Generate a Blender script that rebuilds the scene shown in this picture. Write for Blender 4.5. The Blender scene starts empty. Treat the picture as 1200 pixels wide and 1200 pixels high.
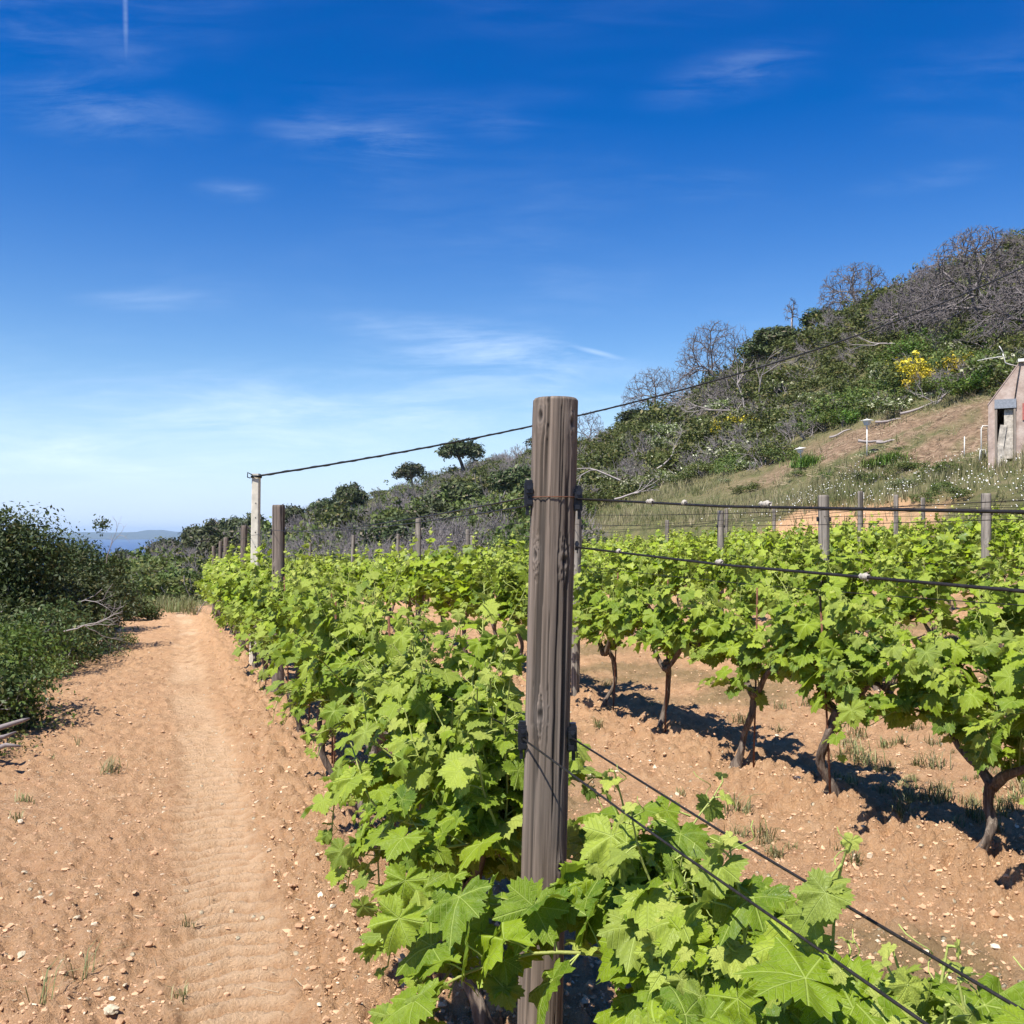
import bpy, math, random
import numpy as np
from mathutils import Vector, Matrix, noise as mnoise
rng = np.random.default_rng(11)
random.seed(11)
F = 1153.0; HOR = 624.0; EYE = 1.6
sc = bpy.context.scene
COL = sc.collection
K = 0.342
RD = np.array([-0.3236, 0.9462, 0.0]); RN = np.array([0.9462, 0.3236, 0.0])
UP = np.array([0, 0, 1.0])
SUN_L = np.array([0.33, 0.38, -0.866]); SUN_L /= np.linalg.norm(SUN_L)

# ------------------------------------------------------------------ noise
def _h(ix, iy, s):
    n = (ix.astype(np.int64) * 374761393 + iy.astype(np.int64) * 668265263 + s * 974634777) & 0xffffffff
    n = ((n ^ (n >> 13)) * 1274126177) & 0xffffffff
    n = n ^ (n >> 16)
    return (n & 0xffffff) / float(0xffffff)
def vn(x, y, s=0):
    x = np.asarray(x, float); y = np.asarray(y, float)
    ix = np.floor(x); iy = np.floor(y); fx = x - ix; fy = y - iy
    fx = fx * fx * (3 - 2 * fx); fy = fy * fy * (3 - 2 * fy)
    a = _h(ix, iy, s); b = _h(ix + 1, iy, s); c = _h(ix, iy + 1, s); d = _h(ix + 1, iy + 1, s)
    return (a + (b - a) * fx) * (1 - fy) + (c + (d - c) * fx) * fy
def fbm(x, y, o=4, s=0):
    t = 0; a = .5; n = 0
    for i in range(o):
        t = t + a * vn(x, y, s + i * 17); n += a; a *= .5
        x = x * 2.03 + 3.1; y = y * 2.03 + 1.7
    return t / n
def worley(x, y, s=0):
    ix = np.floor(x); iy = np.floor(y); best = np.full(np.shape(x), 9.0)
    for dx in (-1, 0, 1):
        for dy in (-1, 0, 1):
            cx = ix + dx; cy = iy + dy
            px = cx + _h(cx, cy, s); py = cy + _h(cx, cy, s + 5)
            best = np.minimum(best, (px - x) ** 2 + (py - y) ** 2)
    return np.sqrt(best)
def sstep(a, b, x):
    t = np.clip((x - a) / (b - a), 0, 1); return t * t * (3 - 2 * t)

# ------------------------------------------------------------------ terrain
PU = np.array([-400, -60, -25, -8, -3, 3, 9, 14, 18.6, 19.6, 21.6, 26, 32, 42, 52, 60, 68, 90, 200, 900.])
PH = np.array([-60, -14, -5, -.9, -.12, -.04, .15, .55, .92, 1.35, 2.95, 4.3, 6.9, 11.2, 15.4, 18.0, 19.3, 20, 15, -20.])
_uu = np.linspace(-400, 900, 5201); _hh = np.interp(_uu, PU, PH)
_k = np.exp(-np.linspace(-2.2, 2.2, 9) ** 2); _k /= _k.sum()
_hh = np.convolve(np.pad(_hh, 4, mode='edge'), _k, mode='valid')
def UV(X, Y): return X * .9462 + Y * .3236, -X * .3236 + Y * .9462
def H(X, Y):
    X = np.asarray(X, float); Y = np.asarray(Y, float)
    u, v = UV(X, Y)
    ub = u + np.where(u > 12, 1, np.clip((u - 4) / 8, 0, 1)) * 11 * sstep(80, 220, v)
    h = np.interp(ub, _uu, _hh)
    vv = np.maximum(v - 9, 0)
    base = -.035 * (vv - 3 * (1 - np.exp(-vv / 3)))
    base = base - .10 * np.maximum(v - 240, 0)
    hill = sstep(20, 40, u)
    h = h + base + hill * (fbm(X * .06 + 9, Y * .06, 3, 3) - .5) * 3.2 + sstep(17, 24, u) * (fbm(X * .4, Y * .4, 3, 8) - .5) * .5
    h = h + sstep(33, 60, u) * 6.0 * (1 - .9 * sstep(65, 125, v))
    # eroded earth bank behind the vines
    h = h + .25 * np.exp(-((u - 20.6) / 1.2) ** 2) * (fbm(X * 1.2, Y * 1.2, 3, 4) - .4) * 2
    return h
def Hs(x, y): return float(H(np.array([x]), np.array([y]))[0])
ROWC = [1.03 + 2.87 * k for k in range(7)]
def micro(X, Y):
    u, v = UV(X, Y)
    soil = (1 - sstep(18, 21, u)) * sstep(-4, -2, u)
    r = np.hypot(X, Y)
    fade = 1 - sstep(25, 60, r)
    c = u / .9462
    # ridge of loose clods along every vine row
    rowd = np.abs((c - 1.03 + 1.435) % 2.87 - 1.435); rowd = np.where(c < .2, 9, rowd)
    ridge = np.exp(-(rowd / .42) ** 2)
    pathm = sstep(-1.9, -1.4, c) * (1 - sstep(.55, .8, c))
    lump = (fbm(X * 3.1, Y * 3.1, 4, 20) - .5) * .075
    wx = X + .03 * (vn(X * 25, Y * 25, 91) - .5); wy = Y + .03 * (vn(X * 25, Y * 25, 92) - .5)
    clod = np.clip(.62 - worley(wx * 9, wy * 9, 31), 0, .42) * .085 * sstep(.30, .55, vn(X * 5, Y * 5, 93)) + np.clip(.6 - worley(wx * 21, wy * 21, 37), 0, .4) * .034 + np.clip(.6 - worley(wx * 46, wy * 46, 38), 0, .4) * .016
    amt = .75 + 1.1 * ridge * (.4 + fbm(X * 2, Y * 2, 2, 44)) + .35 * fbm(X * .9, Y * .9, 2, 41)
    d = lump * (.6 + .9 * ridge) + clod * amt + ridge * .035
    d += (fbm(X * 34, Y * 34, 3, 51) - .5) * .016
    d += np.exp(-((c - .72) / .13) ** 2) * .035
    d -= .055
    # tyre track with lugs
    wob = .05 * np.sin(v * .35) + .03 * np.sin(v * .9 + 1)
    tc = c - .20 - wob
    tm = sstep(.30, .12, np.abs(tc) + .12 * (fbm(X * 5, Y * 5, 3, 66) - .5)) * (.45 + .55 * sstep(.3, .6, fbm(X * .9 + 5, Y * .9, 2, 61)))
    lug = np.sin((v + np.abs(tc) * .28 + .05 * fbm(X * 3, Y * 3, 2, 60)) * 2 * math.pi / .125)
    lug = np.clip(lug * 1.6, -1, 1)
    d = d * (1 - .72 * tm) + tm * (lug * .024 * (.35 + fbm(X * 6, Y * 6, 2, 67)) - .055)
    tc2 = c + 1.12 - wob
    tm2 = sstep(.3, .1, np.abs(tc2)) * sstep(.4, .6, fbm(X * .8 + 25, Y * .8, 2, 62))
    d = d * (1 - .5 * tm2) - tm2 * .01
    tm = tm * (.15 + .85 * sstep(-.3, .5, lug)) if True else tm  # hollows between lugs coloured darker as painted shade; pressed ribs stay pale
    return d * soil * fade + (1 - soil) * (fbm(X * 2, Y * 2, 4, 71) - .5) * .34 * (1 - sstep(60, 120, r)), tm

# ------------------------------------------------------------------ mesh helpers
def mk(name, verts, faces, mats=(), smooth=True, uv=None, attrs=None, midx=None):
    """faces: list of int arrays (n,3) or (n,4)"""
    me = bpy.data.meshes.new(name)
    verts = np.asarray(verts, np.float32)
    fl = [np.asarray(f, np.int32) for f in faces if len(f)]
    nf = sum(len(f) for f in fl)
    loops = np.concatenate([f.ravel() for f in fl])
    tot = np.concatenate([np.full(len(f), f.shape[1], np.int32) for f in fl])
    start = np.concatenate([[0], np.cumsum(tot)[:-1]]).astype(np.int32)
    me.vertices.add(len(verts)); me.vertices.foreach_set('co', verts.ravel())
    me.loops.add(len(loops)); me.loops.foreach_set('vertex_index', loops)
    me.polygons.add(nf); me.polygons.foreach_set('loop_start', start)
    try: me.polygons.foreach_set('loop_total', tot)
    except Exception: pass
    me.polygons.foreach_set('use_smooth', np.full(nf, bool(smooth)))
    for m in mats: me.materials.append(m)
    if midx is not None: me.polygons.foreach_set('material_index', np.asarray(midx, np.int32))
    if uv is not None:
        l = me.uv_layers.new(name='UVMap'); l.data.foreach_set('uv', np.asarray(uv, np.float32)[loops].ravel())
    for k, a in (attrs or {}).items():
        at = me.color_attributes.new(name=k, type='FLOAT_COLOR', domain='POINT')
        a = np.asarray(a, np.float32)
        if a.shape[1] == 3: a = np.concatenate([a, np.ones((len(a), 1), np.float32)], 1)
        at.data.foreach_set('color', a.ravel())
    me.update(calc_edges=True); me.validate()
    return me
class MB:
    def __init__(s): s.v = []; s.t = []; s.q = []; s.n = 0; s.uv = []; s.a = []
    def add(s, v, t=None, q=None, uv=None, a=None):
        v = np.asarray(v, float); s.v.append(v)
        if t is not None and len(t): s.t.append(np.asarray(t) + s.n)
        if q is not None and len(q): s.q.append(np.asarray(q) + s.n)
        s.uv.append(np.zeros((len(v), 2)) if uv is None else uv)
        s.a.append(np.full((len(v), 3), .5) if a is None else a)
        s.n += len(v)
    def mesh(s, name, mat, smooth=True):
        f = []
        if s.t: f.append(np.concatenate(s.t))
        if s.q: f.append(np.concatenate(s.q))
        return mk(name, np.concatenate(s.v), f, [mat] if not isinstance(mat, (list, tuple)) else mat, smooth,
                  np.concatenate(s.uv), {'tint': np.concatenate(s.a)})
    def tube(s, P, R, sides=8, cap=True, tint=.5, bump=0, seed=0):
        P = np.asarray(P, float); n = len(P); R = np.broadcast_to(np.asarray(R, float), (n,))
        T = np.gradient(P, axis=0); T /= np.linalg.norm(T, axis=1)[:, None] + 1e-9
        ref = np.array([0, 0, 1.]) if abs(T[0][2]) < .9 else np.array([1., 0, 0])
        a = np.cross(T[0], ref); a /= np.linalg.norm(a); A = []
        for i in range(n):
            a = a - T[i] * a.dot(T[i]); a /= np.linalg.norm(a) + 1e-9; A.append(a)
        A = np.array(A); B = np.cross(T, A)
        th = np.arange(sides) * 2 * math.pi / sides
        rr = R[:, None] * np.ones(sides)
        if bump:
            zz = np.arange(n)[:, None] * .6
            rr = rr * (1 + bump * (fbm(np.cos(th)[None] * 1.7 + zz * .25 + seed, np.sin(th)[None] * 1.7 + zz * .35, 3, seed) - .5) * 2)
        V = P[:, None] + rr[..., None] * (np.cos(th)[None, :, None] * A[:, None] + np.sin(th)[None, :, None] * B[:, None])
        V = V.reshape(-1, 3)
        i = np.arange(n - 1)[:, None] * sides; j = np.arange(sides)[None]; j2 = (j + 1) % sides
        q = np.stack([i + j, i + j2, i + sides + j2, i + sides + j], -1).reshape(-1, 4)
        t = []
        if cap:
            V = np.concatenate([V, P[:1], P[-1:]]); m = n * sides
            jj = np.arange(sides); t = np.concatenate([np.stack([jj * 0 + m, (jj + 1) % sides, jj], 1),
                 np.stack([jj * 0 + m + 1, (n - 1) * sides + jj, (n - 1) * sides + (jj + 1) % sides], 1)])
        s.add(V, t, q, a=np.full((len(V), 3), tint))
    def box(s, c, d, R=None, tint=.5):
        c = np.asarray(c, float); h = np.asarray(d, float) / 2
        b = min(h) * .12
        V = []
        for sx in (-1, 1):
            for sy in (-1, 1):
                for sz in (-1, 1): V.append([sx * h[0], sy * h[1], sz * h[2]])
        V = np.array(V)
        if R is not None: V = V @ np.asarray(R).T
        s.add(V + c, None, [[0, 1, 3, 2], [4, 6, 7, 5], [0, 4, 5, 1], [2, 3, 7, 6], [0, 2, 6, 4], [1, 5, 7, 3]], a=np.full((8, 3), tint))
    def segs(s, S, sides=3, tint=None):
        """S: (n,8) p0,p1,r0,r1"""
        S = np.asarray(S, float); p0 = S[:, :3]; p1 = S[:, 3:6]; d = p1 - p0
        d /= np.linalg.norm(d, axis=1)[:, None] + 1e-9
        ref = np.where(np.abs(d[:, 2:3]) < .9, [[0, 0, 1.]], [[1., 0, 0]])
        a = np.cross(d, ref); a /= np.linalg.norm(a, axis=1)[:, None] + 1e-9; b = np.cross(d, a)
        th = np.arange(sides) * 2 * math.pi / sides
        off = np.cos(th)[None, :, None] * a[:, None] + np.sin(th)[None, :, None] * b[:, None]
        V = np.concatenate([p0[:, None] + off * S[:, 6][:, None, None], p1[:, None] + off * S[:, 7][:, None, None]], 1)
        n = len(S); base = (np.arange(n) * 2 * sides)[:, None]; j = np.arange(sides)[None]; j2 = (j + 1) % sides
        q = np.stack([base + j, base + j2, base + sides + j2, base + sides + j], -1).reshape(-1, 4)
        tt = np.full(n, .5) if tint is None else tint
        s.add(V.reshape(-1, 3), None, q, a=np.repeat(np.repeat(np.asarray(tt)[:, None], 3, 1), 2 * sides, 0))
def obj(name, me, parent=None, loc=None):
    o = bpy.data.objects.new(name, me); COL.objects.link(o)
    if parent is not None: o.parent = parent
    if loc is not None: o.location = loc
    return o
def tag(o, label=None, cat=None, group=None, kind=None):
    if label: o['label'] = label
    if cat: o['category'] = cat
    if group: o['group'] = group
    if kind: o['kind'] = kind
    return o
def empty(name, loc, rz=0, label=None, cat=None, group=None, scale=1):
    o = bpy.data.objects.new(name, None); COL.objects.link(o)
    o.location = loc; o.rotation_euler = (0, 0, rz); o.empty_display_size = .1
    o.scale = (scale,) * 3 if not isinstance(scale, (tuple, list)) else scale
    return tag(o, label, cat, group)
def dup(root, loc, rz=0, scale=1, label=None, group=None, tilt=(0, 0)):
    r = root.copy(); COL.objects.link(r); r.location = loc; r.rotation_euler = (tilt[0], tilt[1], rz)
    r.scale = (scale,) * 3 if not isinstance(scale, (tuple, list)) else scale
    if label: r['label'] = label
    if group: r['group'] = group
    for ch in list(root.children):
        c = ch.copy(); COL.objects.link(c); c.parent = r
        for g in list(ch.children):
            d = g.copy(); COL.objects.link(d); d.parent = c
    return r

# ------------------------------------------------------------------ materials
class NT:
    def __init__(s, name):
        s.m = bpy.data.materials.new(name); s.m.use_nodes = True; s.t = s.m.node_tree; s.t.nodes.clear()
        s.out = s.t.nodes.new('ShaderNodeOutputMaterial')
    def n(s, typ, ins=None, **kw):
        nd = s.t.nodes.new('ShaderNode' + typ)
        for k, v in kw.items(): setattr(nd, k, v)
        for k, v in (ins or {}).items(): s.set(nd.inputs[k], v)
        return nd
    def set(s, sock, v):
        if isinstance(v, bpy.types.NodeSocket): s.t.links.new(v, sock)
        elif isinstance(v, (tuple, list)) and sock.type == 'RGBA' and len(v) == 3: sock.default_value = (*v, 1)
        else: sock.default_value = v
    def ma(s, op, a, b=0.0, c=None, clamp=False):
        nd = s.t.nodes.new('ShaderNodeMath'); nd.operation = op; nd.use_clamp = clamp
        s.set(nd.inputs[0], a); s.set(nd.inputs[1], b)
        if c is not None: s.set(nd.inputs[2], c)
        return nd.outputs[0]
    def mix(s, f, a, b, mode='MIX'):
        nd = s.t.nodes.new('ShaderNodeMix'); nd.data_type = 'RGBA'; nd.blend_type = mode
        s.set(nd.inputs[0], f); s.set(nd.inputs[6], a); s.set(nd.inputs[7], b); return nd.outputs[2]
    def noise(s, vec, scale, detail=4, rough=.55, dist=0):
        return s.n('TexNoise', {'Vector': vec, 'Scale': scale, 'Detail': detail, 'Roughness': rough, 'Distortion': dist}).outputs['Fac']
    def ramp(s, f, st):
        nd = s.t.nodes.new('ShaderNodeValToRGB'); s.set(nd.inputs[0], f); e = nd.color_ramp.elements
        while len(e) < len(st): e.new(.5)
        for el, (p, c) in zip(e, st): el.position = p; el.color = (*c, 1) if len(c) == 3 else c
        return nd.outputs[0]
    def mr(s, v, a, b, c=0., d=1.):
        nd = s.n('MapRange', {0: v, 1: a, 2: b, 3: c, 4: d}); return nd.outputs[0]
    def obj(s): return s.n('TexCoord').outputs['Object']
    def bump(s, h, st, dist, nrm=None):
        i = {'Height': h, 'Strength': st, 'Distance': dist}
        if nrm is not None: i['Normal'] = nrm
        return s.n('Bump', i).outputs[0]
    def pbr(s, col, rough=.7, nrm=None, spec=.4, metal=0.):
        i = {'Base Color': col, 'Roughness': rough, 'Specular IOR Level': spec, 'Metallic': metal}
        if nrm is not None: i['Normal'] = nrm
        return s.n('BsdfPrincipled', i).outputs[0]
    def done(s, sh): s.t.links.new(sh, s.out.inputs[0]); return s.m

def mat_soil():
    t = NT('soil'); P = t.n('NewGeometry').outputs['Position']
    z = t.n('Attribute', attribute_name='zone').outputs['Color']
    sp = t.n('SeparateColor', {0: z}).outputs
    n1 = t.noise(P, .7, 5, .6); n2 = t.noise(P, 9, 6, .65); n3 = t.noise(P, 70, 5, .7); n4 = t.noise(P, 300, 3, .6)
    c = t.ramp(n2, [(.25, (.38, .20, .095)), (.5, (.585, .345, .175)), (.75, (.71, .46, .26))])
    c = t.mix(t.mr(n1, .35, .65), c, t.mix(.5, c, (.60, .34, .18)))
    c = t.mix(t.ma('MULTIPLY', t.mr(n3, .45, .75), .55), c, (.77, .55, .36))
    c = t.mix(t.ma('MULTIPLY', t.mr(n4, .56, .36), .45), c, (.27, .145, .08))
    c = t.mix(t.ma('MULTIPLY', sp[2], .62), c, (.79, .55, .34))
    # pale stone chips
    vo = t.n('TexVoronoi', {'Vector': P, 'Scale': 24.0}, feature='F1')
    chip = t.ma('MULTIPLY', t.mr(vo.outputs['Distance'], .30, .18), t.mr(t.n('SeparateColor', {0: vo.outputs['Color']}).outputs[0], .90, .93))
    c = t.mix(chip, c, (.74, .62, .42))
    # grassy slope
    g = t.ramp(t.noise(P, 1.5, 6, .65), [(.3, (.07, .088, .028)), (.5, (.125, .125, .05)), (.7, (.20, .165, .085))])
    g = t.mix(t.mr(n2, .5, .75), g, (.19, .155, .085))
    b = t.ramp(t.noise(P, 2.6, 8, .78), [(.35, (.09, .065, .04)), (.5, (.22, .145, .09)), (.62, (.36, .25, .165))])
    g = t.mix(.0, g, g); c = t.mix(sp[0], c, g); c = t.mix(sp[1], c, b)
    h = t.ma('ADD', t.ma('MULTIPLY', n3, .6), t.ma('MULTIPLY', n4, .25)); h = t.ma('ADD', h, t.ma('MULTIPLY', n2, .8)); h = t.ma('ADD', h, t.ma('MULTIPLY', chip, .3))
    return t.done(t.pbr(c, .95, t.bump(h, 1.0, .045), .15))
def mat_leaf(name, mature, bright, young, back, transl=.35, veins=True):
    t = NT(name); at = t.n('Attribute', attribute_name='tint').outputs['Color']
    a = t.n('SeparateColor', {0: at}).outputs
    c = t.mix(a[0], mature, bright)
    P = t.n('NewGeometry'); n = t.noise(P.outputs['Position'], 35, 3)
    c = t.mix(t.mr(n, .35, .7, 0, .35), c, bright)
    c = t.mix(a[1], c, young)
    nrm = None
    if veins:
        uv = t.n('TexCoord').outputs['UV']; s = t.n('SeparateXYZ', {0: uv}).outputs
        x = s[0]; y = t.ma('ABSOLUTE', s[1]); ps = None; al = None
        for ang in (0, 52, 104):
            ca = math.cos(math.radians(ang)); sa = math.sin(math.radians(ang))
            along = t.ma('ADD', t.ma('MULTIPLY', x, ca), t.ma('MULTIPLY', y, sa))
            per = t.ma('ABSOLUTE', t.ma('SUBTRACT', t.ma('MULTIPLY', y, ca), t.ma('MULTIPLY', x, sa)))
            if ps is None: ps = per; al = along
            else:
                less = t.ma('LESS_THAN', per, ps)
                al = t.ma('ADD', t.ma('MULTIPLY', along, less), t.ma('MULTIPLY', al, t.ma('SUBTRACT', 1, less)))
                ps = t.ma('MINIMUM', ps, per)
        main = t.mr(ps, .022, .006)
        ss = t.ma('PINGPONG', t.ma('MULTIPLY', t.ma('SUBTRACT', al, t.ma('MULTIPLY', ps, .75)), 7.5), .5)
        sec = t.ma('MULTIPLY', t.mr(ss, .10, .02), .7)
        v3 = t.n('TexVoronoi', {'Vector': uv, 'Scale': 17.0}, feature='DISTANCE_TO_EDGE').outputs['Distance']
        ter = t.ma('MULTIPLY', t.mr(v3, .10, .0), .35)
        vm = t.ma('MAXIMUM', t.ma('MAXIMUM', main, sec), ter)
        c = t.mix(t.ma('MULTIPLY', vm, .55), c, (.46, .56, .14))
        hh = t.ma('SUBTRACT', t.ma('MULTIPLY', t.noise(uv, 6, 2), .7), t.ma('MULTIPLY', t.ma('MAXIMUM', main, t.ma('MAXIMUM', sec, t.ma('MULTIPLY', ter, .5))), .5))
        nrm = t.bump(hh, .75, .005)
    c2 = t.mix(P.outputs['Backfacing'], c, t.mix(.55, c, back))
    pb = t.pbr(c2, t.mr(n, .3, .7, .42, .6), nrm, .32)
    i = {'Color': t.mix(.55, c2, t.mix(a[1], (.46, .58, .02), (.75, .8, .3)))}
    if nrm is not None: i['Normal'] = nrm
    tr = t.n('BsdfTranslucent', i).outputs[0]
    mx = t.n('MixShader', {0: transl, 1: pb, 2: tr}).outputs[0]
    return t.done(mx)
def mat_foliage(name, dark, light, alt, transl=.2):
    t = NT(name); a = t.n('SeparateColor', {0: t.n('Attribute', attribute_name='tint').outputs['Color']}).outputs
    rnd = t.n('ObjectInfo').outputs['Random']
    c = t.mix(a[0], dark, light); c = t.mix(a[1], c, alt)
    hs = t.n('HueSaturation', {'Hue': t.mr(rnd, 0, 1, .475, .515), 'Value': t.mr(rnd, 0, 1, .75, 1.25), 'Color': c}).outputs[0]
    pb = t.pbr(hs, .55, None, .3); tr = t.n('BsdfTranslucent', {'Color': hs}).outputs[0]
    return t.done(t.n('MixShader', {0: transl, 1: pb, 2: tr}).outputs[0])
def mat_bark(name, a, b, c, scale=30, st=(1, 1, .12), bump=.8, dist=.01, rough=.9):
    t = NT(name); o = t.obj(); mp = t.n('Mapping', {'Vector': o, 'Scale': st}).outputs[0]
    n = t.noise(mp, scale, 6, .65, .6); n2 = t.noise(o, scale * .25, 4)
    col = t.ramp(n, [(.3, a), (.5, b), (.72, c)]); col = t.mix(t.mr(n2, .3, .7, 0, .35), col, a)
    return t.done(t.pbr(col, rough, t.bump(n, bump, dist), .2))
def mat_plain(name, col, rough=.6, metal=0., var=.25, scale=20, bump=.2, spec=.4):
    t = NT(name); o = t.obj(); n = t.noise(o, scale, 5, .6)
    d = tuple(x * (1 - var) for x in col); l = tuple(min(1, x * (1 + var)) for x in col)
    return t.done(t.pbr(t.ramp(n, [(.3, d), (.7, l)]), rough, t.bump(n, bump, .004), spec, metal))
def mat_tinted(name, lo, hi, rough=.85, bump=True):
    t = NT(name); a = t.n('SeparateColor', {0: t.n('Attribute', attribute_name='tint').outputs['Color']}).outputs
    o = t.obj(); n = t.noise(o, 120, 3)
    c = t.mix(t.ma('ADD', t.ma('MULTIPLY', a[0], .8), t.ma('MULTIPLY', n, .25)), lo, hi)
    return t.done(t.pbr(c, rough, t.bump(n, .5, .004) if bump else None, .2))
M = {}
M['soil'] = mat_soil()
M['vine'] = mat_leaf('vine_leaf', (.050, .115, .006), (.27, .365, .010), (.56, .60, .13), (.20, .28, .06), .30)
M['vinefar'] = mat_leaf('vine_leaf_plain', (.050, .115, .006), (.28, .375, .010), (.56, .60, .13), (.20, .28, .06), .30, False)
M['shoot'] = mat_tinted('green_shoot', (.22, .20, .06), (.38, .46, .12), .5)
M['vtrunk'] = mat_bark('vine_bark', (.045, .032, .025), (.15, .115, .09), (.31, .255, .20), 44, (1, 1, .1), 1, .014)
M['deadwood'] = mat_tinted('grey_dead_wood', (.17, .135, .125), (.46, .41, .38), .9, False)
M['pinetwig'] = mat_tinted('dark_pine_twigs', (.10, .085, .084), (.30, .265, .255), .9, False)
M['twig'] = mat_tinted('grey_twigs', (.165, .140, .132), (.40, .36, .345), .9, False)
M['bush'] = mat_foliage('maquis_leaves', (.044, .074, .016), (.155, .195, .045), (.27, .25, .08), .22)
M['bushdark'] = mat_foliage('dark_maquis_leaves', (.024, .045, .012), (.085, .115, .028), (.17, .15, .05), .18)
M['bushlit'] = mat_foliage('bright_bush_leaves', (.035, .085, .012), (.13, .22, .03), (.24, .28, .06), .25)
M['pine'] = mat_foliage('pine_needles', (.036, .054, .018), (.095, .115, .038), (.20, .16, .11), .12)
M['yellow'] = mat_foliage('broom_flowers', (.10, .13, .02), (.62, .46, .02), (.75, .62, .04), .2)
M['cream'] = mat_foliage('cream_flower_shrub', (.06, .09, .02), (.16, .20, .05), (.62, .62, .42), .2)
M['grass'] = mat_foliage('slope_grass', (.10, .12, .04), (.22, .24, .09), (.42, .36, .20), .3)
M['daisy'] = mat_plain('daisy_petals', (.75, .73, .70), .7, 0, .05)
M['rust'] = mat_plain('rusty_steel', (.16, .07, .04), .85, .3, .4, 60)
M['wire'] = mat_plain('dark_wire', (.05, .042, .038), .5, .7, .4, 80)
M['cable'] = mat_plain('black_cable', (.02, .02, .02), .55, 0, .2)
M['plastic'] = mat_plain('black_plastic', (.012, .013, .018), .4, 0, .2, 60)
M['zinc'] = mat_plain('pale_knot', (.42, .38, .32), .7, 0, .3, 200)
M['concrete'] = mat_plain('pale_concrete', (.62, .57, .47), .9, 0, .14, 14, .5, .2)
M['white'] = mat_plain('weathered_white_paint', (.72, .71, .66), .6, 0, .1, 12)
M['stone'] = mat_tinted('pale_stone', (.50, .38, .25), (.74, .64, .48))
M['clod'] = mat_tinted('soil_clods', (.42, .245, .135), (.66, .43, .26))
M['straw'] = mat_tinted('dry_straw', (.20, .13, .08), (.62, .50, .33))
M['smallpost'] = mat_bark('old_stake_wood', (.16, .13, .11), (.28, .235, .19), (.42, .36, .29), 22, (1, 1, .06), .6, .006)

# ------------------------------------------------------------------ terrain sheet (one polar sheet out to the sea, split by use)
SP = 1.4
def build_ground():
    az = np.concatenate([np.arange(-180, -60, 6.), np.arange(-60, -36, .8), np.arange(-36, 34, .125), np.arange(34, 60, .8), np.arange(60, 180, 6.)]) * math.pi / 180
    r = [0.35]
    while r[-1] < 2600:
        x = r[-1]
        k = .05 if x < 1.2 else (.0048 if x < 14 else (.0065 if x < 30 else (.016 if x < 120 else .035)))
        r.append(x * (1 + k))
    r = np.array(r); na = len(az); nr = len(r)
    A, R = np.meshgrid(az, r); X = R * np.sin(A); Y = R * np.cos(A)
    X = X.ravel(); Y = Y.ravel()
    m, tm = micro(X, Y); Z = H(X, Y) + m
    V = np.stack([X, Y, Z], 1); V = np.concatenate([V, [[0, 0, Hs(0, 0)]]])
    u, v = UV(X, Y); c = u / .9462
    sc_ = fbm(X * .25, Y * .25, 4, 90)
    grass = np.maximum(sstep(17.2, 18.8, u + (sc_ - .5) * 3), np.maximum(1 - sstep(-3.2, -2.2, u + (sc_ - .5)), sstep(33, 37, v + (sc_ - .5) * 8) * (1 - sstep(17, 19, u))))
    weeds = sstep(.50, .72, fbm(X * .8, Y * .8, 4, 95)) * .55 * sstep(1.6, 2.6, c) * (1 - np.exp(-(((c - 1.03 + 1.435) % 2.87 - 1.435) / .5) ** 2))
    grass = np.maximum(grass, weeds)
    # orange cut in the bank, and the bare brown strip on the slope
    px = 600 + X / np.maximum(Y, .1) * F; 
    bank = np.exp(-((u - 20.3) / 1.5) ** 2) * sstep(.35, .6, np.exp(-((v - 27.5) / 4.5) ** 2) + .5 * (fbm(X * .5 + 3, Y * .5, 3, 77) - .5))
    grass = grass * (1 - np.clip(bank * 1.6, 0, 1))
    bare = sstep(26.6, 28.5, u + (sc_ - .5) * 4) * (1 - sstep(32.5, 34.5, u)) * sstep(50, 40, v) * sstep(.34, .50, fbm(X * .5, Y * .5, 4, 98))
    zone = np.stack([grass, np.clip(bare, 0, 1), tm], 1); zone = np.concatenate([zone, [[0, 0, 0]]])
    i = np.arange(nr - 1)[:, None] * na; j = np.arange(na)[None]; j2 = (j + 1) % na
    q = np.stack([i + j2, i + j, i + na + j, i + na + j2], -1).reshape(-1, 4)
    jj = np.arange(na); tri = np.stack([np.full(na, len(V) - 1), jj, (jj + 1) % na], 1)[:, [0, 2, 1]]
    cc = c[q].mean(1); vv = v[q].mean(1); uu = u[q].mean(1)
    kind = np.where((cc > -1.7) & (cc < .62) & (vv < 33), 1, np.where(uu > 19.2, 2, 0))
    for kd, nm in ((0, 'ground'), (1, 'path'), (2, 'hill')):
        qq = q[kind == kd]; tt = tri if kd == 0 else tri[:0]
        used = np.unique(np.concatenate([qq.ravel(), tt.ravel()])); mp = np.zeros(len(V), int); mp[used] = np.arange(len(used))
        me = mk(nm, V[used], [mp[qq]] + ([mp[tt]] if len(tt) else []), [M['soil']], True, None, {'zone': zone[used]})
        tag(obj(nm, me), {'ground': 'orange clay vineyard soil between the vine rows', 'path': 'bare orange dirt path with a tyre track beside the first vine row',
                          'hill': 'steep scrub covered hillside rising to the right'}[nm], kind='structure')
build_ground()

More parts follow.
